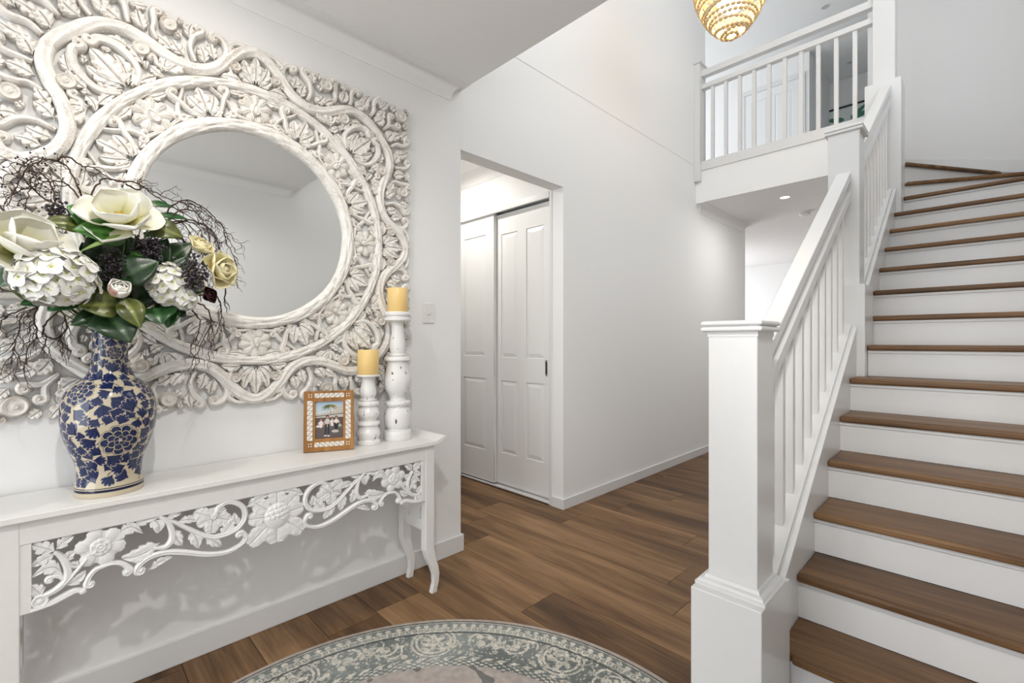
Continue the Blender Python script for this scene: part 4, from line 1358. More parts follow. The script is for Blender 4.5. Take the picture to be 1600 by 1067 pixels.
    while tries < 9000:
        tries += 1
        l = 0.045 + rng.random() * (Ltot - 0.06); a = rng.random() * 2 * PI - PI
        Rl = float(np.interp(l, Lc, rr))
        L = (0.0135 + 0.007 * rng.random()) * (1.2 if l < 0.45 else 0.95)
        ok = True
        for (a2, l2, r2) in pts:
            da = (a - a2 + PI) % (2 * PI) - PI
            if math.hypot(da * Rl, l - l2) < (L * 0.66 + r2 * (0.93 if r2 > 0.03 else 0.66)): ok = False; break
        if ok:
            pts.append((a, l, L)); cand.append((a, l, L))
    for (a, l, L) in cand:
        if rng.random() < 0.75:
            s_ = rng.random() * 2 * PI
            motif_stem(a, l, a + math.cos(s_) * 0.3, l + math.sin(s_) * 0.03, 0.3)
    for i, (a, l, L) in enumerate(cand):
        motif_leaf(a, l, rng.random() * 2 * PI, L * 2.05, 5)
    for a, l, r in fl_: motif_flower(a, l, r, rng.random())
    c0 = Lfl - 0.0
    for a_, b_, c_ in ((0.0, 0.0155, cream), (0.0155, 0.0235, navy), (0.0235, 0.0265, cream), (0.0265, 0.029, navy), (0.029, 0.034, cream)):
        msk = (c0 >= a_) & (c0 < b_); col[msk] = c_
    allc = np.repeat(cream[None], len(me.vertices), 0); allc[:n] = col
    paint(me, allc)
    m_, nt, b = mat_new('glazed_porcelain')
    m_ = vcol('glazed_porcelain', 0.09, 0.0)
    o = link('porcelain_vase', me, m_)
    o.location = (VX, VY, VZ)
    return tag(o, 'blue and cream porcelain baluster vase painted with leaves and peonies, on the console table', 'vase')
make_vase()

# ---- candle holders and candles
M_chip = None
def chipped():
    m, nt, b = mat_new('chipped_white_paint')
    b.inputs['Roughness'].default_value = 0.22
    tc = N(nt, 'ShaderNodeTexCoord')
    mp = N(nt, 'ShaderNodeMapping'); mp.inputs['Scale'].default_value = (60, 60, 26)
    nt.links.new(tc.outputs['Object'], mp.inputs['Vector'])
    n1 = N(nt, 'ShaderNodeTexNoise'); n1.inputs['Scale'].default_value = 1.1; n1.inputs['Detail'].default_value = 3
    nt.links.new(mp.outputs[0], n1.inputs['Vector'])
    r = ramp(nt, n1.outputs['Fac'], [(0.0, (0.82, 0.81, 0.79)), (0.665, (0.82, 0.81, 0.79)), (0.69, (0.09, 0.06, 0.04))])
    nt.links.new(r.outputs[0], b.inputs['Base Color'])
    bump(nt, b, n1.outputs['Fac'], 0.1, 0.001)
    return m
M_chip = chipped()
M_wax, nt_, b_ = mat_new('candle_wax')
b_.inputs['Base Color'].default_value = (0.86, 0.62, 0.25, 1); b_.inputs['Roughness'].default_value = 0.35
b_.inputs['Subsurface Weight'].default_value = 0.25; b_.inputs['Subsurface Radius'].default_value = (0.02, 0.012, 0.004)
def holder(loc, prof, conv, label, ctop, cbot, cr, clabel):
    P = [(r, conv(y) - 0.7575) for y, r in prof]
    P = [(r, max(0.0, z)) for r, z in P]
    P[-1] = (P[-1][0], 0.0)
    t = empty('candle_holder', (loc[0], loc[1], 0.7575), label=label, cat='candle holder', group='turned white candle holders')
    # split plate / column / base so that each is its own part
    full = P[::-1]
    cut1 = max(i for i, (r, z) in enumerate(full) if z <= full[-1][1] * 0.085 + 0.006)
    def seg_(a, b, name):
        q = full[a:b + 1]
        dense = []
        for i in range(len(q) - 1):
            dense.append(q[i])
            if abs(q[i + 1][1] - q[i][1]) > 0.012:
                r0 = q[i - 1][0] if i > 0 else q[i][0]; r3 = q[i + 2][0] if i + 2 < len(q) else q[i + 1][0]
                for tt in (0.25, 0.5, 0.75):
                    rr_ = 0.5 * ((2 * q[i][0]) + (q[i + 1][0] - r0) * tt + (2 * r0 - 5 * q[i][0] + 4 * q[i + 1][0] - r3) * tt ** 2 + (-r0 + 3 * q[i][0] - 3 * q[i + 1][0] + r3) * tt ** 3)
                    dense.append((rr_, q[i][1] + (q[i + 1][1] - q[i][1]) * tt))
        dense.append(q[-1])
        mb = MB(); mb.lathe(dense, 40)
        mb.build(name, M_chip, t, smooth=50)
    npl = len(full) - len([1 for y, r in prof if conv(y) > conv(prof[0][0]) - 0.047]) 
    seg_(0, cut1, 'base'); seg_(cut1, npl, 'column'); seg_(npl, len(full) - 1, 'plate')
    c = empty('pillar_candle', (loc[0], loc[1], cbot), label=clabel, cat='candle', group='yellow pillar candles')
    h = ctop - cbot
    mb = MB(); mb.lathe([(cr - 0.002, 0), (cr, 0.002), (cr, h - 0.004), (cr - 0.003, h), (cr - 0.006, h - 0.001), (0.012, h - 0.004), (0.0001, h - 0.005)], 40)
    mb.build('wax', M_wax, c, smooth=50)
    mb = MB(); mb.tube([(0, 0, h - 0.006), (0.001, 0, h + 0.004), (0.003, 0.001, h + 0.009)], 0.0012, 6)
    mb.build('wick', M_dark, c)
tall = [(200, .064), (203, .066), (222, .066), (226, .058), (234, .058), (238, .066), (255, .066), (259, .060), (264, .034), (280, .030), (300, .030), (350, .033), (400, .038), (432, .039), (458, .036), (465, .034), (468, .040), (478, .040), (481, .036), (486, .060), (495, .064), (508, .064), (514, .058), (519, .053), (545, .053), (580, .058), (620, .066), (660, .066), (700, .059), (735, .044), (755, .040), (764, .042), (768, .060), (776, .064), (790, .063), (797, .056), (802, .050), (822, .060), (850, .067), (890, .067), (925, .061), (944, .052), (950, .054), (954, .066), (975, .069), (1005, .069), (1014, .067)]
short = [(592, .053), (594, .055), (602, .055), (606, .050), (611, .032), (630, .029), (655, .031), (690, .038), (722, .039), (742, .034), (748, .034), (750, .040), (758, .040), (761, .036), (765, .048), (772, .051), (786, .051), (792, .044), (802, .043), (830, .052), (856, .051), (878, .041), (888, .040), (892, .052), (899, .055), (912, .055), (918, .046), (930, .047), (962, .057), (988, .055), (1003, .050), (1008, .051), (1013, .057), (1034, .058), (1036, .057)]
holder((-2.090, 1.247), tall, lambda y: 1.5565 - 0.000789 * y, 'tall turned white candle holder with chipped paint, right of the short one', 1.519, 1.3988, 0.051, 'yellow pillar candle on the tall holder')
holder((-2.095, 1.089), short, lambda y: 1.5358 - 0.000751 * y, 'short turned white candle holder with chipped paint, beside the photo frame', 1.210, 1.0915, 0.050, 'yellow pillar candle on the short holder')

# ---- photo frame
frm = empty('photo_frame', (-2.0645, 0.884, 0.7600), label='teak photo frame with white bone inlay holding a family beach snapshot', cat='photo frame')
frm.rotation_euler = (math.radians(-7), 0, math.atan2(0.192, 0.087))
FW, FH = 0.211, 0.268
M_bone = simple('bone_inlay', (0.78, 0.76, 0.71), 0.35, vary=0.05)
m = MB()
x0, x1 = -FW / 2, FW / 2
ox0, ox1, oz0, oz1 = -0.058, 0.060, 0.056, 0.220
m.box(x0, ox0, 0, 0.016, 0, FH); m.box(ox1, x1, 0, 0.016, 0, FH); m.box(ox0, ox1, 0, 0.016, 0, oz0); m.box(ox0, ox1, 0, 0.016, oz1, FH)
m.build('border', M_frame, frm)
m = MB(); m.prism([(0.016, 0.20), (0.018, 0.20), (0.085, 0.0115), (0.075, 0.0105)], 0, -0.03, 0.03)
m.build('easel_back', M_frame, frm)
m = MB(); m.box(ox0, ox1, 0.009, 0.015, oz0, oz1); m.build('backing_board', M_dark, frm)
tile_cache = {}
def tile(cx, cz, w_, h_, flip):
    kk = (round(w_, 4), round(h_, 4), flip)
    if kk not in tile_cache:
        a, b = w_ / 2 - 0.0006, h_ / 2 - 0.0006; g = 0.0016
        mb = MB()
        if flip:
            mb.prism([(-a, -b), (a - g, -b), (-a, b - g)], 1, -0.0012, 0.0005); mb.prism([(a, b), (-a + g, b), (a, -b + g)], 1, -0.0012, 0.0005)
        else:
            mb.prism([(a, -b), (a, b - g), (-a + g, -b)], 1, -0.0012, 0.0005); mb.prism([(-a, b), (-a, -b + g), (a - g, b)], 1, -0.0012, 0.0005)
        me = mb.mesh('inlay_tile'); me.materials.append(M_bone); tile_cache[kk] = me
    o = bpy.data.objects.new('inlay_tile', tile_cache[kk]); COL.objects.link(o); o.parent = frm; o.location = (cx, 0, cz)
for i in range(6):
    tile(-0.0615 + (i + 0.5) * 0.0210, 0.2475, 0.0205, 0.021, False)
    tile(-0.0615 + (i + 0.5) * 0.0210, 0.0300, 0.0205, 0.021, True)
for i in range(8):
    tile(-0.0800, 0.0485 + (i + 0.5) * 0.0222, 0.0235, 0.0215, False)
    tile(0.0810, 0.0485 + (i + 0.5) * 0.0222, 0.0235, 0.0215, True)
for cx in (-0.079, 0.080):
    for cz in (0.030, 0.2475):
        m = MB()
        g = 0.0022
        for sx in (-1, 1):
            for sz in (-1, 1):
                m.prism([(cx + sx * g, cz + sz * 0.0075), (cx + sx * 0.0075, cz + sz * 0.0075), (cx + sx * 0.0075, cz + sz * g), (cx + sx * 0.003, cz + sz * 0.003)], 1, -0.0012, 0.0005)
        m.build('inlay_corner', M_bone, frm)
def make_photo():
    nx, nz = 120, 166
    X, Z = np.meshgrid(np.linspace(ox0, ox1, nx), np.linspace(oz0, oz1, nz))
    V = np.stack([X, np.full_like(X, 0.0085), Z], -1).reshape(-1, 3)
    idx = np.arange(nx * nz).reshape(nz, nx)
    F = np.stack([idx[:-1, :-1], idx[:-1, 1:], idx[1:, 1:], idx[1:, :-1]], -1).reshape(-1, 4).tolist()
    me = bpy.data.meshes.new('snapshot'); me.from_pydata(V.tolist(), [], F)
    u = ((X - ox0) / (ox1 - ox0)).ravel(); v = ((Z - oz0) / (oz1 - oz0)).ravel()     # 0..1, v up
    rng = np.random.default_rng(4)
    col = np.zeros((len(u), 3))
    sky = np.array([0.36, 0.50, 0.62]); hor = np.array([0.66, 0.68, 0.66])
    t = np.clip((v - 0.6) / 0.4, 0, 1)[:, None]
    col[:] = hor * (1 - t) + sky * t
    col[v < 0.60] = (0.23, 0.19, 0.14)
    col[(v < 0.56)] = (0.10, 0.07, 0.06)
    b = (v < 0.66 + 0.10 * u) & (v > 0.56); col[b] = (0.50, 0.49, 0.45)
    b = (np.abs(v - (0.60 + 0.06 * u)) < 0.012); col[b] = (0.16, 0.10, 0.07)
    b = (u > 0.62) & (v < 0.86) & (v > 0.62) & (v > 0.60 + 0.12 * u) & (np.sin((v - 0.2 * u) * 90) > -0.1); col[b] = (0.55, 0.44, 0.30)
    col[v < 0.33] = (0.115, 0.09, 0.085)
    col[(v < 0.33) & (v > 0.25) & (np.sin(u * 40) > 0)] = (0.14, 0.12, 0.10)
    def ell(cx, cy, rx, ry, c, rot=0.0):
        x = (u - cx); y = (v - cy)
        if rot:
            xr = x * math.cos(rot) + y * math.sin(rot) * 1.4; yr = -x * math.sin(rot) / 1.4 + y * math.cos(rot); x, y = xr, yr
        col[(x / rx) ** 2 + (y / ry) ** 2 < 1] = c
    # palm
    for a_, l_ in ((150, .20), (170, .24), (195, .24), (215, .22), (20, .26), (0, .26), (-20, .24), (100, .14), (60, .18), (245, .14)):
        for t_ in np.linspace(0, 1, 14):
            ell(0.50 + l_ * t_ * math.cos(math.radians(a_)) * 1.3, 0.88 + l_ * 0.62 * t_ * math.sin(math.radians(a_)) - 0.10 * t_ * t_, 0.030 * (1.1 - t_), 0.022 * (1.2 - t_), (0.10, 0.12, 0.03) if a_ > 90 else (0.22, 0.19, 0.04))
    for t_ in np.linspace(0, 1, 20): ell(0.52 + 0.03 * t_, 0.86 - 0.22 * t_, 0.010, 0.012, (0.25, 0.2, 0.14))
    skin = (0.45, 0.25, 0.17); hair = (0.06, 0.035, 0.02); wht = (0.72, 0.70, 0.68)
    # seated people: left man, tall man, woman, second woman
    for (x, y, sc, top, leg_, hr) in ((0.20, 0.50, 0.9, wht, (0.3, 0.26, 0.2), hair), (0.43, 0.56, 1.1, (0.55, 0.55, 0.57), (0.03, 0.03, 0.05), hair), (0.60, 0.52, 0.85, wht, (0.3, 0.28, 0.25), hair), (0.75, 0.54, 1.0, wht, (0.025, 0.025, 0.04), hair)):
        ell(x, y - 0.13 * sc, 0.095 * sc, 0.105 * sc, top)
        ell(x - 0.09 * sc, y - 0.15 * sc, 0.028, 0.075 * sc, skin, 0.3); ell(x + 0.09 * sc, y - 0.15 * sc, 0.028, 0.075 * sc, skin, -0.3)
        ell(x, y + 0.012, 0.055 * sc, 0.050 * sc, hr); ell(x, y - 0.003, 0.040 * sc, 0.040 * sc, skin)
        ell(x, y - 0.025, 0.018 * sc, 0.004, (0.8, 0.75, 0.7)); 
        for dx in (-0.014, 0.014): ell(x + dx, y + 0.004, 0.006, 0.004, (0.05, 0.03, 0.02))
    for t_ in np.linspace(0, 1, 22):
        ell(0.38 - 0.02 * t_, 0.36 - 0.24 * t_, 0.035, 0.03, (0.025, 0.03, 0.045)); ell(0.47, 0.36 - 0.24 * t_, 0.035, 0.03, (0.03, 0.035, 0.05))
        ell(0.70 + 0.03 * t_, 0.38 - 0.15 * t_, 0.045, 0.03, (0.02, 0.02, 0.035)); ell(0.80 - 0.05 * t_, 0.38 - 0.15 * t_, 0.04, 0.03, (0.02, 0.02, 0.035))
    ell(0.36, 0.07, 0.05, 0.018, wht); ell(0.47, 0.06, 0.05, 0.018, wht); ell(0.71, 0.18, 0.13, 0.04, (0.5, 0.5, 0.42)); ell(0.10, 0.33, 0.08, 0.03, wht); ell(0.88, 0.33, 0.06, 0.04, (0.4, 0.42, 0.33))
    col *= (0.92 + 0.16 * rng.random(len(u)))[:, None]
    paint(me, np.clip(col, 0, 1))
    return link('snapshot', me, vcol('photo_paper', 0.25), frm)
make_photo()

# ---- light switch
sw = empty('light_switch', (XW + 0.003, 1.509, 1.41), label='white light switch plate on the wall right of the carved mirror', cat='light switch')
MB().box(0, 0.007, -0.037, 0.037, -0.057, 0.057).build('plate', M_plastic, sw, bevel=0.003)
MB().box(0.007, 0.0095, -0.010, 0.010, -0.011, 0.011).build('surround', M_plastic, sw, bevel=0.001)
MB().box(0.0095, 0.0125, -0.0055, 0.0055, -0.007, 0.007).build('rocker', M_plastic, sw, bevel=0.001)

sw = empty('light_switch', (XR, 1.29, 1.41), label='white light switch plate on the right wall, seen in the round mirror', cat='light switch')
MB().box(-0.007, 0, -0.037, 0.037, -0.057, 0.057).build('plate', M_plastic, sw, bevel=0.003)
MB().box(-0.0105, -0.007, -0.008, 0.008, -0.011, 0.011).build('rocker', M_plastic, sw, bevel=0.001)

# ---------------------------------------------------------------- ceiling fittings 
M_glow, nt_, b_ = mat_new('lamp_glow')
b_.inputs['Emission Color'].default_value = (1.0, 0.95, 0.86, 1); b_.inputs['Emission Strength'].default_value = 14
M_off = simple('lamp_lens_off', (0.55, 0.55, 0.54), 0.3)
def downlight(x, y, z, label, on=True, power=20, col=(1, 0.95, 0.88), r=0.042):
    t = empty('ceiling_downlight', (x, y, z), label=label, cat='ceiling light', group='recessed downlights')
    m = MB(); m.lathe([(r + 0.014, 0.0), (r + 0.013, -0.005), (r + 0.004, -0.007), (r, -0.004), (r, 0.0)], 32)
    m.build('trim_ring', M_plastic, t, smooth=50)
    m = MB(); m.lathe([(r, -0.0015), (r * 0.5, -0.0022), (0.0001, -0.0025)], 32)
    m.build('lens', M_glow if on else M_off, t)
    if on:
        a = area('downlight_lamp', (x, y, z - 0.012), (0, 0, 0), 2 * r, 2 * r, power, col, 'DISK')
        a.parent = None
downlight(-1.459, 5.42, ZC, 'lit round downlight in the ceiling under the landing', True, 7, (1, 0.97, 0.93))
downlight(-0.25, 0.08, ZC, 'round adjustable downlight in the low entry ceiling, near the right wall', True, 0.5)
sl = bpy.data.lights.new('downlight_spot', 'SPOT'); sl.energy = 54; sl.color = (1, 0.96, 0.91); sl.shadow_soft_size = 0.035; sl.spot_size = math.radians(84); sl.spot_blend = 0.7
slo = bpy.data.objects.new('downlight_spot', sl); COL.objects.link(slo); slo.location = (-0.25, 0.08, ZC - 0.03)
slo.rotation_euler = (Vector((-2.1, 0.60, 0.75)) - slo.location).to_track_quat('-Z', 'Y').to_euler()
downlight(0.12, -0.25, ZC, 'unseen downlight added in the low entry ceiling to brighten the stairs', True, 0.5)  # fitting added out of view for the stair fill spot
sl = bpy.data.lights.new('downlight_spot', 'SPOT'); sl.energy = 105; sl.color = (1, 0.97, 0.94); sl.shadow_soft_size = 0.045; sl.spot_size = math.radians(48); sl.spot_blend = 0.8  # added fill spot that lifts the risers
slo = bpy.data.objects.new('downlight_spot', sl); COL.objects.link(slo); slo.location = (0.12, -0.25, ZC - 0.03)
slo.rotation_euler = (Vector((0.12, 2.9, 0.8)) - slo.location).to_track_quat('-Z', 'Y').to_euler()
downlight(-1.55, 0.30, ZC, 'round downlight in the low entry ceiling, above the console table', True, 5, (1, 0.92, 0.82))
downlight(-3.2, 2.2, ZC, 'unseen downlight added in the side hall ceiling to brighten the cupboard doors', True, 10)  # added out of view to lift the cupboard doors
downlight(-1.444, 7.107, ZT, 'unlit round downlight in the upstairs ceiling, the nearer one', False)
downlight(-1.468, 8.793, ZT, 'unlit round downlight in the upstairs ceiling, the farther one', False)
downlight(0.22, 0.02, ZC, 'unseen downlight added in the low entry ceiling to brighten the hall wall', True, 0.5)  # fitting added out of view for the hall wall fill spot
sl = bpy.data.lights.new('downlight_spot', 'SPOT'); sl.energy = 85; sl.color = (1, 0.97, 0.94); sl.shadow_soft_size = 0.05; sl.spot_size = math.radians(44); sl.spot_blend = 0.9  # added fill spot that lifts the lower hall wall
slo = bpy.data.objects.new('downlight_spot', sl); COL.objects.link(slo); slo.location = (0.22, 0.02, ZC - 0.03)
slo.rotation_euler = (Vector((-2.2, 3.9, 0.7)) - slo.location).to_track_quat('-Z', 'Y').to_euler()
sd = empty('smoke_alarm', (-1.465, 6.218, ZC), label='white smoke alarm on the ceiling under the landing', cat='smoke alarm')
m = MB(); m.lathe([(0.058, 0.0), (0.058, -0.012), (0.052, -0.014), (0.052, -0.020), (0.057, -0.022), (0.050, -0.036), (0.03, -0.042), (0.0001, -0.043)], 36)
m.build('casing', M_plastic, sd, smooth=40)
MB().lathe([(0.011, -0.043), (0.010, -0.046), (0.0001, -0.046)], 20).build('test_button', M_plastic, sd)

# ---- beaded pendant
pn = empty('beaded_pendant', (-1.251, 3.40, 3.385), label='glowing teardrop pendant lamp of looped wooden beads hanging in the stair void', cat='pendant lamp')
def pr(z):
    K = [(0, 0.02), (0.03, 0.078), (0.08, 0.125), (0.16, 0.180), (0.27, 0.228), (0.42, 0.262), (0.60, 0.25), (0.80, 0.19), (0.95, 0.11), (1.05, 0.05)]
    for (a, b), (c, d) in zip(K, K[1:]):
        if z <= c: return b + (d - b) * (z - a) / (c - a)
    return 0.05
bead = MB(); bead.lathe([(0.0015, -0.0165), (0.0085, -0.0125), (0.0125, -0.005), (0.0125, 0.005), (0.0085, 0.0125), (0.0015, 0.0165)], 8)
M_bead, nt_, b_ = mat_new('wooden_beads')
b_.inputs['Base Color'].default_value = (0.72, 0.52, 0.28, 1); b_.inputs['Roughness'].default_value = 0.55
b_.inputs['Transmission Weight'].default_value = 0.0; b_.inputs['Subsurface Weight'].default_value = 0.3
b_.inputs['Subsurface Radius'].default_value = (0.02, 0.01, 0.005)
rnd = random.Random(5)
zk = 0.012; ki = 0
while zk < 1.0:
    r = pr(zk); tilt = 0.20 * math.sin(ki * 1.1) + 0.16; az = ki * 0.9
    mb = MB(); nb = max(6, int(2 * PI * r / 0.0335)); pts = []
    for k in range(nb):
        a = 2 * PI * k / nb
        z = zk + tilt * r * math.cos(a - az) * (0.55)
        z = max(0.004, z); rr_ = pr(z) if zk > 0.03 else r
        pts.append(Vector((rr_ * math.cos(a), rr_ * math.sin(a), z)))
    for k in range(nb):
        d = (pts[(k + 1) % nb] - pts[k]); L_ = d.length
        q = d.to_track_quat('Z', 'Y').to_matrix().to_4x4()
        mb.add(bead.v, bead.f, Matrix.Translation((pts[k] + pts[(k + 1) % nb]) / 2) @ q @ Matrix.Diagonal((1, 1, L_ / 0.033, 1)))
    mb.build('bead_strand', M_bead, pn, smooth=60)
    zk += 0.024 if zk < 0.4 else 0.045
    ki += 1
mb = MB(); mb.lathe([(0.03, 1.03), (0.055, 1.035), (0.055, 1.05), (0.02, 1.06), (0.008, 1.10)], 24); mb.build('top_ring', M_chrome, pn, smooth=40)
mb = MB(); mb.tube([(0, 0, 0.62), (0, 0, ZT - 3.385)], 0.005, 8); mb.build('cord', M_plastic, pn)
mb = MB(); mb.lathe([(0.06, ZT - 3.385 - 0.03), (0.055, ZT - 3.385)], 24); mb.build('ceiling_rose', M_plastic, pn)
M_bulb, nt_, b_ = mat_new('bulb_glow')
b_.inputs['Emission Color'].default_value = (1.0, 0.76, 0.40, 1); b_.inputs['Emission Strength'].default_value = 10
mb = MB(); mb.ball((0, 0, 0.30), 0.105, 20, 14, sz=1.15); mb.build('bulb', M_bulb, pn, smooth=60)
pl = bpy.data.lights.new('pendant_lamp', 'POINT'); pl.energy = 4; pl.color = (1.0, 0.86, 0.66); pl.shadow_soft_size = 0.03
plo = bpy.data.objects.new('pendant_lamp', pl); COL.objects.link(plo); plo.location = (-1.251, 3.40, 3.385 + 0.12)

# ================================================================ FLOWER ARRANGEMENT IN THE VASE
M_petal = vcol('petals', 0.5)
M_petal.node_tree.nodes['Principled BSDF'].inputs['Subsurface Weight'].default_value = 0.15
M_petal.node_tree.nodes['Principled BSDF'].inputs['Subsurface Radius'].default_value = (0.006, 0.006, 0.004)
M_leafm = vcol('glossy_leaves', 0.32, 0.0, (140, 0.35, 0.001))
M_twig = simple('curly_twig_bark', (0.045, 0.022, 0.013), 0.6, vary=0.4)
M_berry = simple('dark_berries', (0.030, 0.022, 0.032), 0.18, vary=0.3)
M_green = simple('green_stems', (0.10, 0.16, 0.03), 0.5, vary=0.3)
FR = random.Random(21)

def frame_to(fwd, up_hint=Vector((0, 0, 1))):
    z = Vector(fwd).normalized()
    x = Vector(up_hint).cross(z)
    if x.length < 1e-4: x = Vector((1, 0, 0))
    x.normalize(); y = z.cross(x)
    return Matrix(((x.x, y.x, z.x, 0), (x.y, y.y, z.y, 0), (x.z, y.z, z.z, 0), (0, 0, 0, 1)))

def petal_mesh(L, W, phi0, phi1, cup, c_in, c_out, name, ns=12, nt_=8, tip=0.0, wave=0.0, rnd=0.0, narrow=0.35):
    """petal opening from the axis (local z); phi = angle from the axis at base and at tip"""
    vs = []; fs = []; cs = []
    r = 0.004; z = 0.0
    off = FR.random() * 6
    for i in range(ns + 1):
        s_ = math.sin(PI / 2 * i / ns); ds = s_ - (math.sin(PI / 2 * (i - 1) / ns) if i else 0)
        ph = phi0 + (phi1 - phi0) * s_ ** 1.2
        r += math.sin(ph) * L * ds; z += math.cos(ph) * L * ds
        w_ = W * (narrow + (1 - narrow) * math.sin(PI * min(1, s_ * 0.62 + 0.0) ) ) * (1 if s_ < 0.55 else math.sqrt(max(0.0, 1 - ((s_ - 0.55) / 0.45) ** 2.4)) * (1 - tip) + tip * (1 - (s_ - 0.55) / 0.45))
        w_ = max(w_, 0.0006)
        for j in range(nt_ + 1):
            t = -1 + 2 * j / nt_
            d = cup * t * t * w_
            wv = wave * W * math.sin(t * 3.2 + off + s_ * 4) * s_
            x = r - d * math.cos(ph) - wv * math.cos(ph); zz = z + d * math.sin(ph) * 1.0 + wv * math.sin(ph)
            vs.append((x, t * w_ * (1 - 0.12 * cup * abs(t)), zz))
            k = min(1, s_ * 1.35) ** 1.1
            cs.append([c_in[q] * (1 - k) + c_out[q] * k for q in range(3)])
    for i in range(ns):
        for j in range(nt_):
            a = i * (nt_ + 1) + j
            fs.append((a, a + 1, a + nt_ + 2, a + nt_ + 1))
    me = bpy.data.meshes.new(name); me.from_pydata(vs, [], fs)
    for p in me.polygons: p.use_smooth = True
    paint(me, np.array(cs)); me.materials.append(M_petal)
    return me

def add_petal(me, parent, M):
    o = bpy.data.objects.new('petal', me); COL.objects.link(o); o.parent = parent; o.matrix_local = M
    m = o.modifiers.new('thickness', 'SOLIDIFY'); m.thickness = 0.0009
    return o

WHITE = (0.86, 0.85, 0.78); IVORY = (0.84, 0.80, 0.62); YEL = (0.55, 0.52, 0.12)

def magnolia(pos, axis, R, label, spec, closed=False):
    t = empty('magnolia_flower', pos, label=label, cat='flower', group=None)
    t.rotation_euler = frame_to(axis).to_euler()
    for (n, L, W, p0, p1, cup, az0, dz) in spec:
        for k in range(n):
            me = petal_mesh(L * R, W * R, math.radians(p0), math.radians(p1 + FR.uniform(-9, 9)), cup, YEL, WHITE, 'petal', wave=0.06)
            M = Matrix.Rotation(az0 + 2 * PI * k / n + FR.uniform(-0.12, 0.12), 4, 'Z') @ Matrix.Translation((0, 0, dz * R))
            add_petal(me, t, M)
    m = MB(); m.lathe([(0.10 * R, 0.0), (0.12 * R, 0.08 * R), (0.085 * R, 0.28 * R), (0.03 * R, 0.38 * R), (0.0001, 0.40 * R)], 12)
    for k in range(40):
        a = k * 2.4; zz = 0.04 * R + 0.30 * R * (k / 40); rr = 0.125 * R * (1 - 0.5 * k / 40)
        m.tube([(rr * 0.8 * math.cos(a), rr * 0.8 * math.sin(a), zz), (rr * 1.5 * math.cos(a), rr * 1.5 * math.sin(a), zz + 0.06 * R)], 0.0018, 4)
    m.build('stamens', simple('magnolia_stamens', (0.50, 0.36, 0.05), 0.6, vary=0.2), t, smooth=60)
    return t
# the open one at the top of the bouquet, the big one at the left edge
magnolia(at(190, 348, -1.95), (0.74, -0.22, 0.62), 0.112, 'large open white magnolia at the top of the bouquet, yellow at its heart',
         [(3, 1.0, 0.60, 62, 8, 0.55, 0.15, 0.0), (3, 1.08, 0.66, 82, 40, 0.45, 1.2, 0.0), (3, 1.0, 0.62, 98, 66, 0.35, 0.15, -0.02)])
magnolia(at(34, 396, -1.93), (0.70, 0.30, 0.66), 0.128, 'large white magnolia at the left edge of the bouquet, above the hydrangea',
         [(3, 0.90, 0.56, 50, 4, 0.5, 0.5, 0.0), (3, 1.0, 0.64, 70, 24, 0.45, 1.5, 0.0), (4, 1.08, 0.62, 94, 56, 0.35, 0.9, -0.03)])

def bud(pos, axis, R, label, cat, col_out=WHITE, col_in=IVORY, name='rose', rings=4, open_=1.0, blush=None):
    t = empty(name, pos, label=label, cat=cat)
    t.rotation_euler = frame_to(axis).to_euler()
    for q in range(rings):
        n = 3 + (q > 1)
        for k in range(n):
            co = col_out
            if blush and q == rings - 1 and k == 1: co = blush
            f = 0.45 + 0.55 * (q + 1) / rings
            me = petal_mesh(R * 1.55 * (0.80 + 0.1 * q / rings), R * 0.78 * f, math.radians(62 * f * 1.0 + 6), math.radians(-48 + (30 * open_ * q)), 0.75, col_in, co, 'petal', ns=9, nt_=6)
            add_petal(me, t, Matrix.Rotation(q * 0.7 + 2 * PI * k / n, 4, 'Z'))
    return t
bud(at(184, 462, -1.875), (0.72, 0.05, 0.55), 0.044, 'closed white rosebud with a dusky pink outer petal, low in the middle of the bouquet', 'flower', blush=(0.42, 0.24, 0.20), name='rosebud', open_=0.45)
CRM = (0.86, 0.80, 0.52)
bud(at(333, 424, -1.93), (0.75, 0.5, 0.15), 0.056, 'cream yellow rose at the right edge of the bouquet, behind berry twigs', 'flower', CRM, (0.7, 0.55, 0.2), 'rose', 5, 1.0)
bud(at(308, 392, -1.96), (0.6, 0.3, 0.7), 0.040, 'smaller cream yellow rose, upper one at the right of the bouquet', 'flower', CRM, (0.7, 0.55, 0.2), 'rose', 4, 1.0)
bud(at(320, 462, -1.94), (0.7, 0.4, 0.1), 0.028, 'small dark burgundy bloom at the lower right of the bouquet', 'flower', (0.045, 0.008, 0.012), (0.03, 0.006, 0.01), 'burgundy_bloom', 4, 0.9)

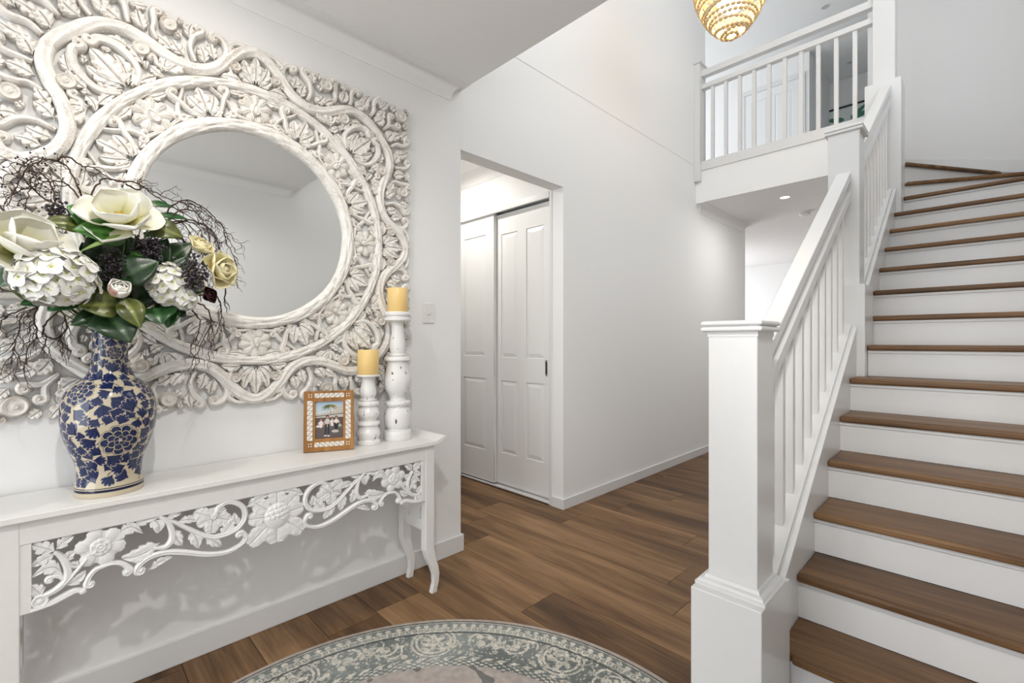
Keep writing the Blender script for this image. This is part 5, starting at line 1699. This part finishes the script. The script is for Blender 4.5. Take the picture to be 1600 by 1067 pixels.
# hydrangea heads: four-petalled florets over a ball
def floret_meshes():
    out = []
    for v in range(3):
        vs = []; fs = []; cs = []
        for k in range(4):
            a0 = k * PI / 2 + FR.uniform(-0.1, 0.1); L = 0.0225 * FR.uniform(0.9, 1.1)
            b = len(vs); ns, nt_ = 6, 4
            for i in range(ns + 1):
                s_ = i / ns; w_ = 0.0145 * math.sin(PI * (0.08 + 0.86 * s_)) ** 0.55
                for j in range(nt_ + 1):
                    t = -1 + 2 * j / nt_
                    x = 0.001 + L * s_; y = t * w_; z = 0.0055 * s_ ** 0.7 + 0.002 * t * t - 0.004 * s_ ** 3 + k * 0.0003
                    vs.append((x * math.cos(a0) - y * math.sin(a0), x * math.sin(a0) + y * math.cos(a0), z))
                    q = min(1, s_ * 4.5)
                    cs.append([0.62 * (1 - q) + 0.86 * q, 0.66 * (1 - q) + 0.86 * q, 0.25 * (1 - q) + 0.82 * q])
            for i in range(ns):
                for j in range(nt_):
                    a = b + i * (nt_ + 1) + j; fs.append((a, a + 1, a + nt_ + 2, a + nt_ + 1))
        b = len(vs); mb = MB(); mb.ball((0, 0, 0.003), 0.0024, 6, 4)
        vs += mb.v; fs += [tuple(i + b for i in f) for f in mb.f]; cs += [[0.6, 0.6, 0.15]] * len(mb.v)
        me = bpy.data.meshes.new('floret'); me.from_pydata(vs, [], fs)
        for p in me.polygons: p.use_smooth = True
        paint(me, np.array(cs)); me.materials.append(M_petal); out.append(me)
    return out
FLO = floret_meshes()
M_core = simple('pale_green_core', (0.45, 0.52, 0.28), 0.6, vary=0.3)
def hydrangea(pos, R, n, label, squash=(1, 1, 1), sc=1.0):
    t = empty('hydrangea_head', pos, label=label, cat='flower')
    m = MB(); m.ball((0, 0, 0), R * 0.70, 14, 10)
    m.build('flower_core', M_core, t, smooth=60)
    for k in range(n):
        y = 1 - 2 * (k + 0.5) / n; rr = math.sqrt(1 - y * y); a = k * 2.39996
        d = Vector((rr * math.cos(a), rr * math.sin(a), y))
        if d.x < -0.45: continue
        p = Vector((d.x * R * squash[0], d.y * R * squash[1], d.z * R * squash[2])) * FR.uniform(0.90, 1.08)
        dd = (d + Vector((FR.uniform(-.25, .25), FR.uniform(-.25, .25), FR.uniform(-.1, .35)))).normalized()
        o = bpy.data.objects.new('floret', FLO[k % 3]); COL.objects.link(o); o.parent = t
        s_ = sc * FR.uniform(0.9, 1.15)
        o.matrix_local = Matrix.Translation(p) @ frame_to(dd) @ Matrix.Rotation(FR.uniform(0, 1.6), 4, 'Z') @ Matrix.Diagonal((s_, s_, s_, 1))
    return t
hydrangea(at(86, 432, -1.885), 0.080, 92, 'large white hydrangea head at the left of the bouquet, below the left magnolia', sc=1.12, squash=(0.8, 1.08, 0.95))
hydrangea(at(262, 443, -1.93), 0.050, 44, 'small white hydrangea head right of the rosebud', sc=0.95, squash=(0.8, 0.95, 1.2))
hydrangea(at(287, 466, -1.93), 0.030, 24, 'smallest white hydrangea cluster, low at the right of the bouquet', sc=0.9)

# leaves
GREENS = {'bright': ((0.018, 0.085, 0.012), (0.075, 0.22, 0.035)), 'dark': ((0.005, 0.018, 0.006), (0.018, 0.055, 0.014)), 'olive': ((0.030, 0.048, 0.008), (0.135, 0.155, 0.026)),
          'deep': ((0.006, 0.040, 0.008), (0.022, 0.10, 0.020)), 'grey': ((0.06, 0.11, 0.07), (0.13, 0.19, 0.12)), 'lime': ((0.14, 0.24, 0.05), (0.25, 0.36, 0.09))}
def leaf_obj(b, t, wpx, tone, parent, face=(1, -0.15, 0.45), fold=0.25, curl=0.10, serr=False):
    b = Vector(b); t = Vector(t); ax = t - b; L = ax.length; ax.normalize()
    nr = Vector(face) - ax * Vector(face).dot(ax); nr.normalize(); sd = ax.cross(nr)
    W = wpx / 474.0 / 2
    c0, c1 = GREENS[tone]; vs = []; fs = []; cs = []
    ns, nt_ = 16, 8; ph = FR.random() * 6
    for i in range(ns + 1):
        s_ = i / ns
        w_ = W * (math.sin(PI * s_ ** 0.74) ** 0.85 if 0 < s_ < 1 else 0.02)
        if serr: w_ *= 1 + 0.05 * (i % 2)
        w_ = max(w_, 0.0005)
        c = b + ax * (L * s_) + nr * (curl * L * math.sin(PI * s_))
        for j in range(nt_ + 1):
            q = -1 + 2 * j / nt_
            p = c + sd * (q * w_) + nr * (fold * w_ * abs(q) + 0.05 * w_ * math.sin(s_ * 9 + ph + q * 2)) - nr * (0.10 * w_ * q ** 4)
            vs.append(p)
            vein = (j == nt_ // 2)
            k = 0.25 + 0.35 * math.sin(ph + s_ * 4 + q) ** 2 + (0.15 if (i % 3 == 0 and not vein) else 0)
            col = [c0[m] * (1 - k) + c1[m] * k for m in range(3)]
            if vein: col = [min(1, c1[m] * 1.5 + 0.03) for m in range(3)]
            cs.append(col)
    for i in range(ns):
        for j in range(nt_):
            a = i * (nt_ + 1) + j; fs.append((a, a + 1, a + nt_ + 2, a + nt_ + 1))
    P0 = Vector(parent.location)
    vs = [tuple(v - P0) for v in vs]
    me = bpy.data.meshes.new('leaf'); me.from_pydata(vs, [], fs)
    for p in me.polygons: p.use_smooth = True
    paint(me, np.array(cs)); me.materials.append(M_leafm)
    o = bpy.data.objects.new('leaf', me); COL.objects.link(o); o.parent = parent
    m = o.modifiers.new('thickness', 'SOLIDIFY'); m.thickness = 0.0008
    return o
def spray(label, items, name='leafy_stem'):
    p0 = Vector((VX, VY, 1.27))
    t = empty(name, p0, label=label, cat='leafy stem')
    for (bx, by, tx, ty, w_, tone, xb, xt) in items:
        b = at(bx, by, xb); q = at(tx, ty, xt)
        leaf_obj(b, q, w_, tone, t, serr=(tone == 'deep'))
        m = MB(); mid = (b + p0) / 2 + Vector((0.0, 0, -0.01))
        m.tube([b - p0, mid - p0, Vector((0, 0, -0.02))], 0.0018, 5)
        m.build('stem', M_green, t)
    return t
spray('glossy leaves around the top magnolia, the biggest bright green one to its lower left', [
    (146, 345, 104, 322, 42, 'bright', -1.98, -1.96), (130, 356, 64, 347, 28, 'olive', -1.97, -1.94), (196, 372, 113, 358, 46, 'bright', -1.95, -1.91),
    (230, 318, 272, 324, 13, 'deep', -2.0, -2.02), (240, 336, 297, 344, 12, 'deep', -1.98, -2.02), (232, 352, 286, 371, 38, 'olive', -1.97, -1.95),
    (212, 366, 122, 394, 9, 'lime', -1.93, -1.90), (150, 318, 132, 300, 9, 'olive', -2.0, -2.0)])
spray('dark glossy magnolia leaf right of the rosebud, with a small bright one above', [
    (183, 440, 249, 408, 52, 'dark', -1.93, -1.90), (205, 393, 236, 413, 20, 'bright', -1.95, -1.92), (242, 480, 252, 506, 52, 'deep', -1.95, -1.90),
    (268, 478, 262, 512, 28, 'deep', -1.97, -1.94), (262, 478, 306, 478, 30, 'dark', -1.99, -1.97)])
spray('olive and dark magnolia leaves hanging over the vase mouth, below the rosebud', [
    (187, 478, 122, 478, 48, 'olive', -1.93, -1.90), (170, 492, 110, 508, 34, 'dark', -1.95, -1.92), (166, 482, 204, 535, 62, 'dark', -1.94, -1.87),
    (194, 466, 220, 512, 34, 'olive', -1.90, -1.865), (160, 446, 122, 448, 40, 'olive', -1.97, -1.95)])
spray('small leaves at the far left of the bouquet beside the hydrangea', [
    (26, 412, 8, 381, 13, 'bright', -1.93, -1.92), (28, 416, -6, 412, 18, 'bright', -1.93, -1.90), (40, 418, 0, 448, 30, 'grey', -1.95, -1.93), (34, 430, 36, 468, 26, 'olive', -1.95, -1.93),
    (66, 470, 30, 476, 16, 'deep', -1.96, -1.95), (122, 462, 74, 486, 34, 'deep', -1.96, -1.93), (118, 478, 60, 466, 24, 'deep', -1.97, -1.95)])
dk = []
for (bx, by, tx, ty) in ((170, 460, 120, 400), (190, 460, 150, 375), (200, 460, 190, 380), (215, 460, 225, 380), (230, 460, 262, 385), (240, 465, 295, 400), (240, 470, 312, 430), (180, 470, 135, 440), (205, 470, 250, 440), (150, 450, 110, 420), (195, 440, 165, 400), (225, 430, 245, 372), (260, 450, 318, 455), (250, 470, 290, 495), (200, 420, 215, 372), (170, 430, 130, 385), (230, 480, 225, 400), (180, 480, 160, 420), (140, 470, 100, 440), (250, 420, 300, 380), (160, 440, 128, 378), (165, 430, 150, 352), (140, 430, 118, 400), (170, 420, 160, 366), (205, 410, 200, 366), (150, 470, 118, 430), (240, 440, 275, 400), (235, 430, 262, 372)):
    dk.append((bx, by, tx, ty, 46, 'dark', -2.02, -1.985 + FR.uniform(-0.03, 0.03)))
spray('dense dark foliage filling the middle of the bouquet', dk, 'filler_foliage')

# berry sprays
def berries(label, cx, cy, rx, ry, n, xp, up=True, name='berry_spray'):
    p0 = Vector((VX, VY, 1.27))
    t = empty(name, p0, label=label, cat='berries')
    st = MB(); be = MB(); root = at(cx - (cx - 185) * 0.5, min(cy + 50, 470), -1.99)
    for k in range(max(3, n // 14)):
        a = FR.uniform(0, 2 * PI); q = math.sqrt(FR.random())
        hub = at(cx + rx * 0.6 * q * math.cos(a), cy + ry * 0.6 * q * math.sin(a), xp + FR.uniform(-0.02, 0.02))
        mid = root.lerp(hub, 0.5) + Vector((0, 0, 0.012))
        st.tube([v - p0 for v in catmull([root, mid, hub], 4)], 0.0011, 4)
        for j in range(14):
            a = FR.uniform(0, 2 * PI); r = FR.uniform(0.006, 0.030)
            tip = hub + Vector((FR.uniform(-0.004, 0.024), r * math.cos(a), r * math.sin(a)))
            m_ = hub.lerp(tip, 0.5) + Vector((0.003, 0.002, 0))
            st.tube([hub - p0, m_ - p0, tip - p0], 0.0007, 3)
            be.ball(tip - p0, FR.uniform(0.0036, 0.0054), 7, 5)
    st.build('stems', M_twig, t)
    o = be.build('berry_cluster', M_berry, t, smooth=70); o['kind'] = 'stuff'
    return t
berries('dark glossy berries in the middle of the bouquet, above the rosebud', 172, 418, 34, 34, 90, -1.925)
berries('dark glossy berries under the top magnolia, right of centre', 232, 392, 52, 22, 150, -1.93)
berries('dark berry sprigs at the right of the bouquet, crossing the yellow rose', 305, 428, 26, 38, 130, -1.88)
berries('brown berry sprigs behind the left magnolia', 88, 325, 26, 14, 60, -2.03)

# curly twigs
def curly(p, d, n, step, wob, sag, rng, out, rad, depth=0):
    pts = [Vector(p)]; d = Vector(d).normalized(); side = Vector((rng.uniform(-.3, .3), rng.uniform(-1, 1), rng.uniform(-1, 1))).normalized()
    ph = rng.random() * 6
    for i in range(n):
        d = (d + side * (wob * math.sin(ph + i * 1.15)) + Vector((rng.uniform(-.06, .06), rng.uniform(-.2, .2), rng.uniform(-.2, .2))) + Vector((0, 0, -sag))).normalized()
        q = pts[-1] + d * step
        q.x = min(max(q.x, -2.13), -1.84)
        pts.append(q)
        if depth < 1 and rng.random() < 0.30:
            curly(q, d + Vector((rng.uniform(-.3, .3), rng.uniform(-1, 1), rng.uniform(-1, 1))), rng.randint(3, 7), step, wob * 1.4, sag, rng, out, rad * 0.6, depth + 1)
    out.append((pts, rad))
def twig_thing(label, mains, seed, xp, dens=1.0, sag=0.12, dirb=(0, 0, 0), tipn=(5, 9), group=None, buds=False):
    rng = random.Random(seed)
    p0 = Vector((VX, VY, 1.27))
    t = empty('curly_twig', p0, label=label, cat='twig')
    mb = MB(); br = MB(); bd = MB()
    for mi, path in enumerate(mains):
        P3 = [at(x, y, xp + 0.018 * math.sin(i * 1.7 + mi)) for i, (x, y) in enumerate(path)]
        C = catmull(P3, 5)
        C = [c + Vector((rng.uniform(-.002, .002), rng.uniform(-.0025, .0025), rng.uniform(-.0025, .0025))) for c in C]
        n = len(C)
        mb.tube([c - p0 for c in C], [0.0029 * (1 - 0.60 * i / n) for i in range(n)], 5)
        for i in range(int(n * 0.2), n):
            if rng.random() < 0.42 * dens:
                out = []
                d = (C[min(i + 1, n - 1)] - C[i - 1]).normalized() * 0.6 + Vector((rng.uniform(-.3, .3), rng.uniform(-1, 1), rng.uniform(-1, 0.8))) + Vector(dirb)
                curly(C[i], d, rng.randint(*tipn), 0.0085, 0.75, sag, rng, out, 0.0015)
                for pts, rad in out:
                    k = len(pts)
                    br.tube([v - p0 for v in pts], [rad * (1 - 0.55 * q / k) for q in range(k)], 4)
                    if buds and rng.random() < 0.7: bd.ball(pts[-1] - p0, 0.0032, 6, 4)
    mb.build('branch', M_twig, t, smooth=60)
    o = br.build('twiglets', M_twig, t, smooth=60); o['kind'] = 'stuff'
    if buds:
        o = bd.build('bud_cluster', M_berry, t, smooth=60); o['kind'] = 'stuff'
twig_thing('curly brown twigs arching over the upper left of the bouquet, with small buds', [
    [(130, 312), (118, 285), (106, 262), (90, 252), (68, 250), (48, 258), (34, 278), (22, 300), (10, 322)],
    [(88, 322), (84, 300), (76, 282), (62, 270), (50, 276), (45, 300), (40, 326)],
    [(125, 312), (110, 292), (92, 283), (70, 284), (48, 292), (24, 300), (6, 318)],
    [(100, 325), (70, 310), (48, 290), (30, 266), (50, 246)]], 3, -2.03, 1.1, 0.02, (0, -0.3, 0.0), (5, 9), buds=True)
twig_thing('long curly twig arching from behind the top magnolia over the mirror', [
    [(90, 250), (106, 244), (126, 258), (146, 262), (172, 278), (205, 284), (226, 290)],
    [(138, 312), (150, 292), (164, 279), (188, 284), (212, 284), (230, 296), (246, 302), (268, 312), (292, 318), (316, 326), (332, 342), (346, 356)],
    [(196, 286), (214, 296), (224, 292), (240, 304), (262, 318), (284, 330), (306, 346), (322, 366)]], 8, -2.03, 0.40, 0.05, (0, 0.4, 0))
twig_thing('tangle of curly twigs at the right of the bouquet, in front of the mirror glass', [
    [(250, 345), (268, 322), (288, 312), (312, 320), (332, 336), (348, 354), (354, 378), (364, 398), (370, 414)],
    [(255, 350), (278, 330), (300, 328), (316, 344), (326, 366), (330, 392), (342, 410)],
    [(250, 355), (280, 345), (305, 350), (318, 372), (322, 398)],
    [(270, 350), (296, 344), (322, 352), (338, 372), (345, 398), (343, 420)]], 5, -2.0, 1.25, 0.16, (0, 0.4, -0.1), (6, 12))
twig_thing('curly twigs hanging down at the lower right of the bouquet', [
    [(300, 470), (322, 480), (330, 505), (318, 530), (306, 555), (294, 578)],
    [(310, 460), (336, 462), (346, 480), (344, 505), (334, 528), (326, 548)],
    [(335, 430), (352, 446), (350, 470), (356, 488)],
    [(295, 478), (312, 500), (308, 525), (296, 540)]], 9, -1.97, 0.8, 0.30, (0, 0.1, -0.8), (5, 10))
twig_thing('curly twigs hanging down at the lower left of the bouquet', [
    [(70, 470), (50, 484), (34, 492), (30, 515), (22, 540), (18, 570)],
    [(60, 478), (52, 500), (58, 520), (44, 545), (36, 580)],
    [(90, 478), (104, 500), (100, 520), (78, 528), (56, 514)],
    [(40, 480), (14, 492), (4, 500)],
    [(100, 480), (70, 505), (72, 525), (96, 532)]], 12, -2.0, 1.0, 0.18, (0, -0.1, -0.5), (6, 11))
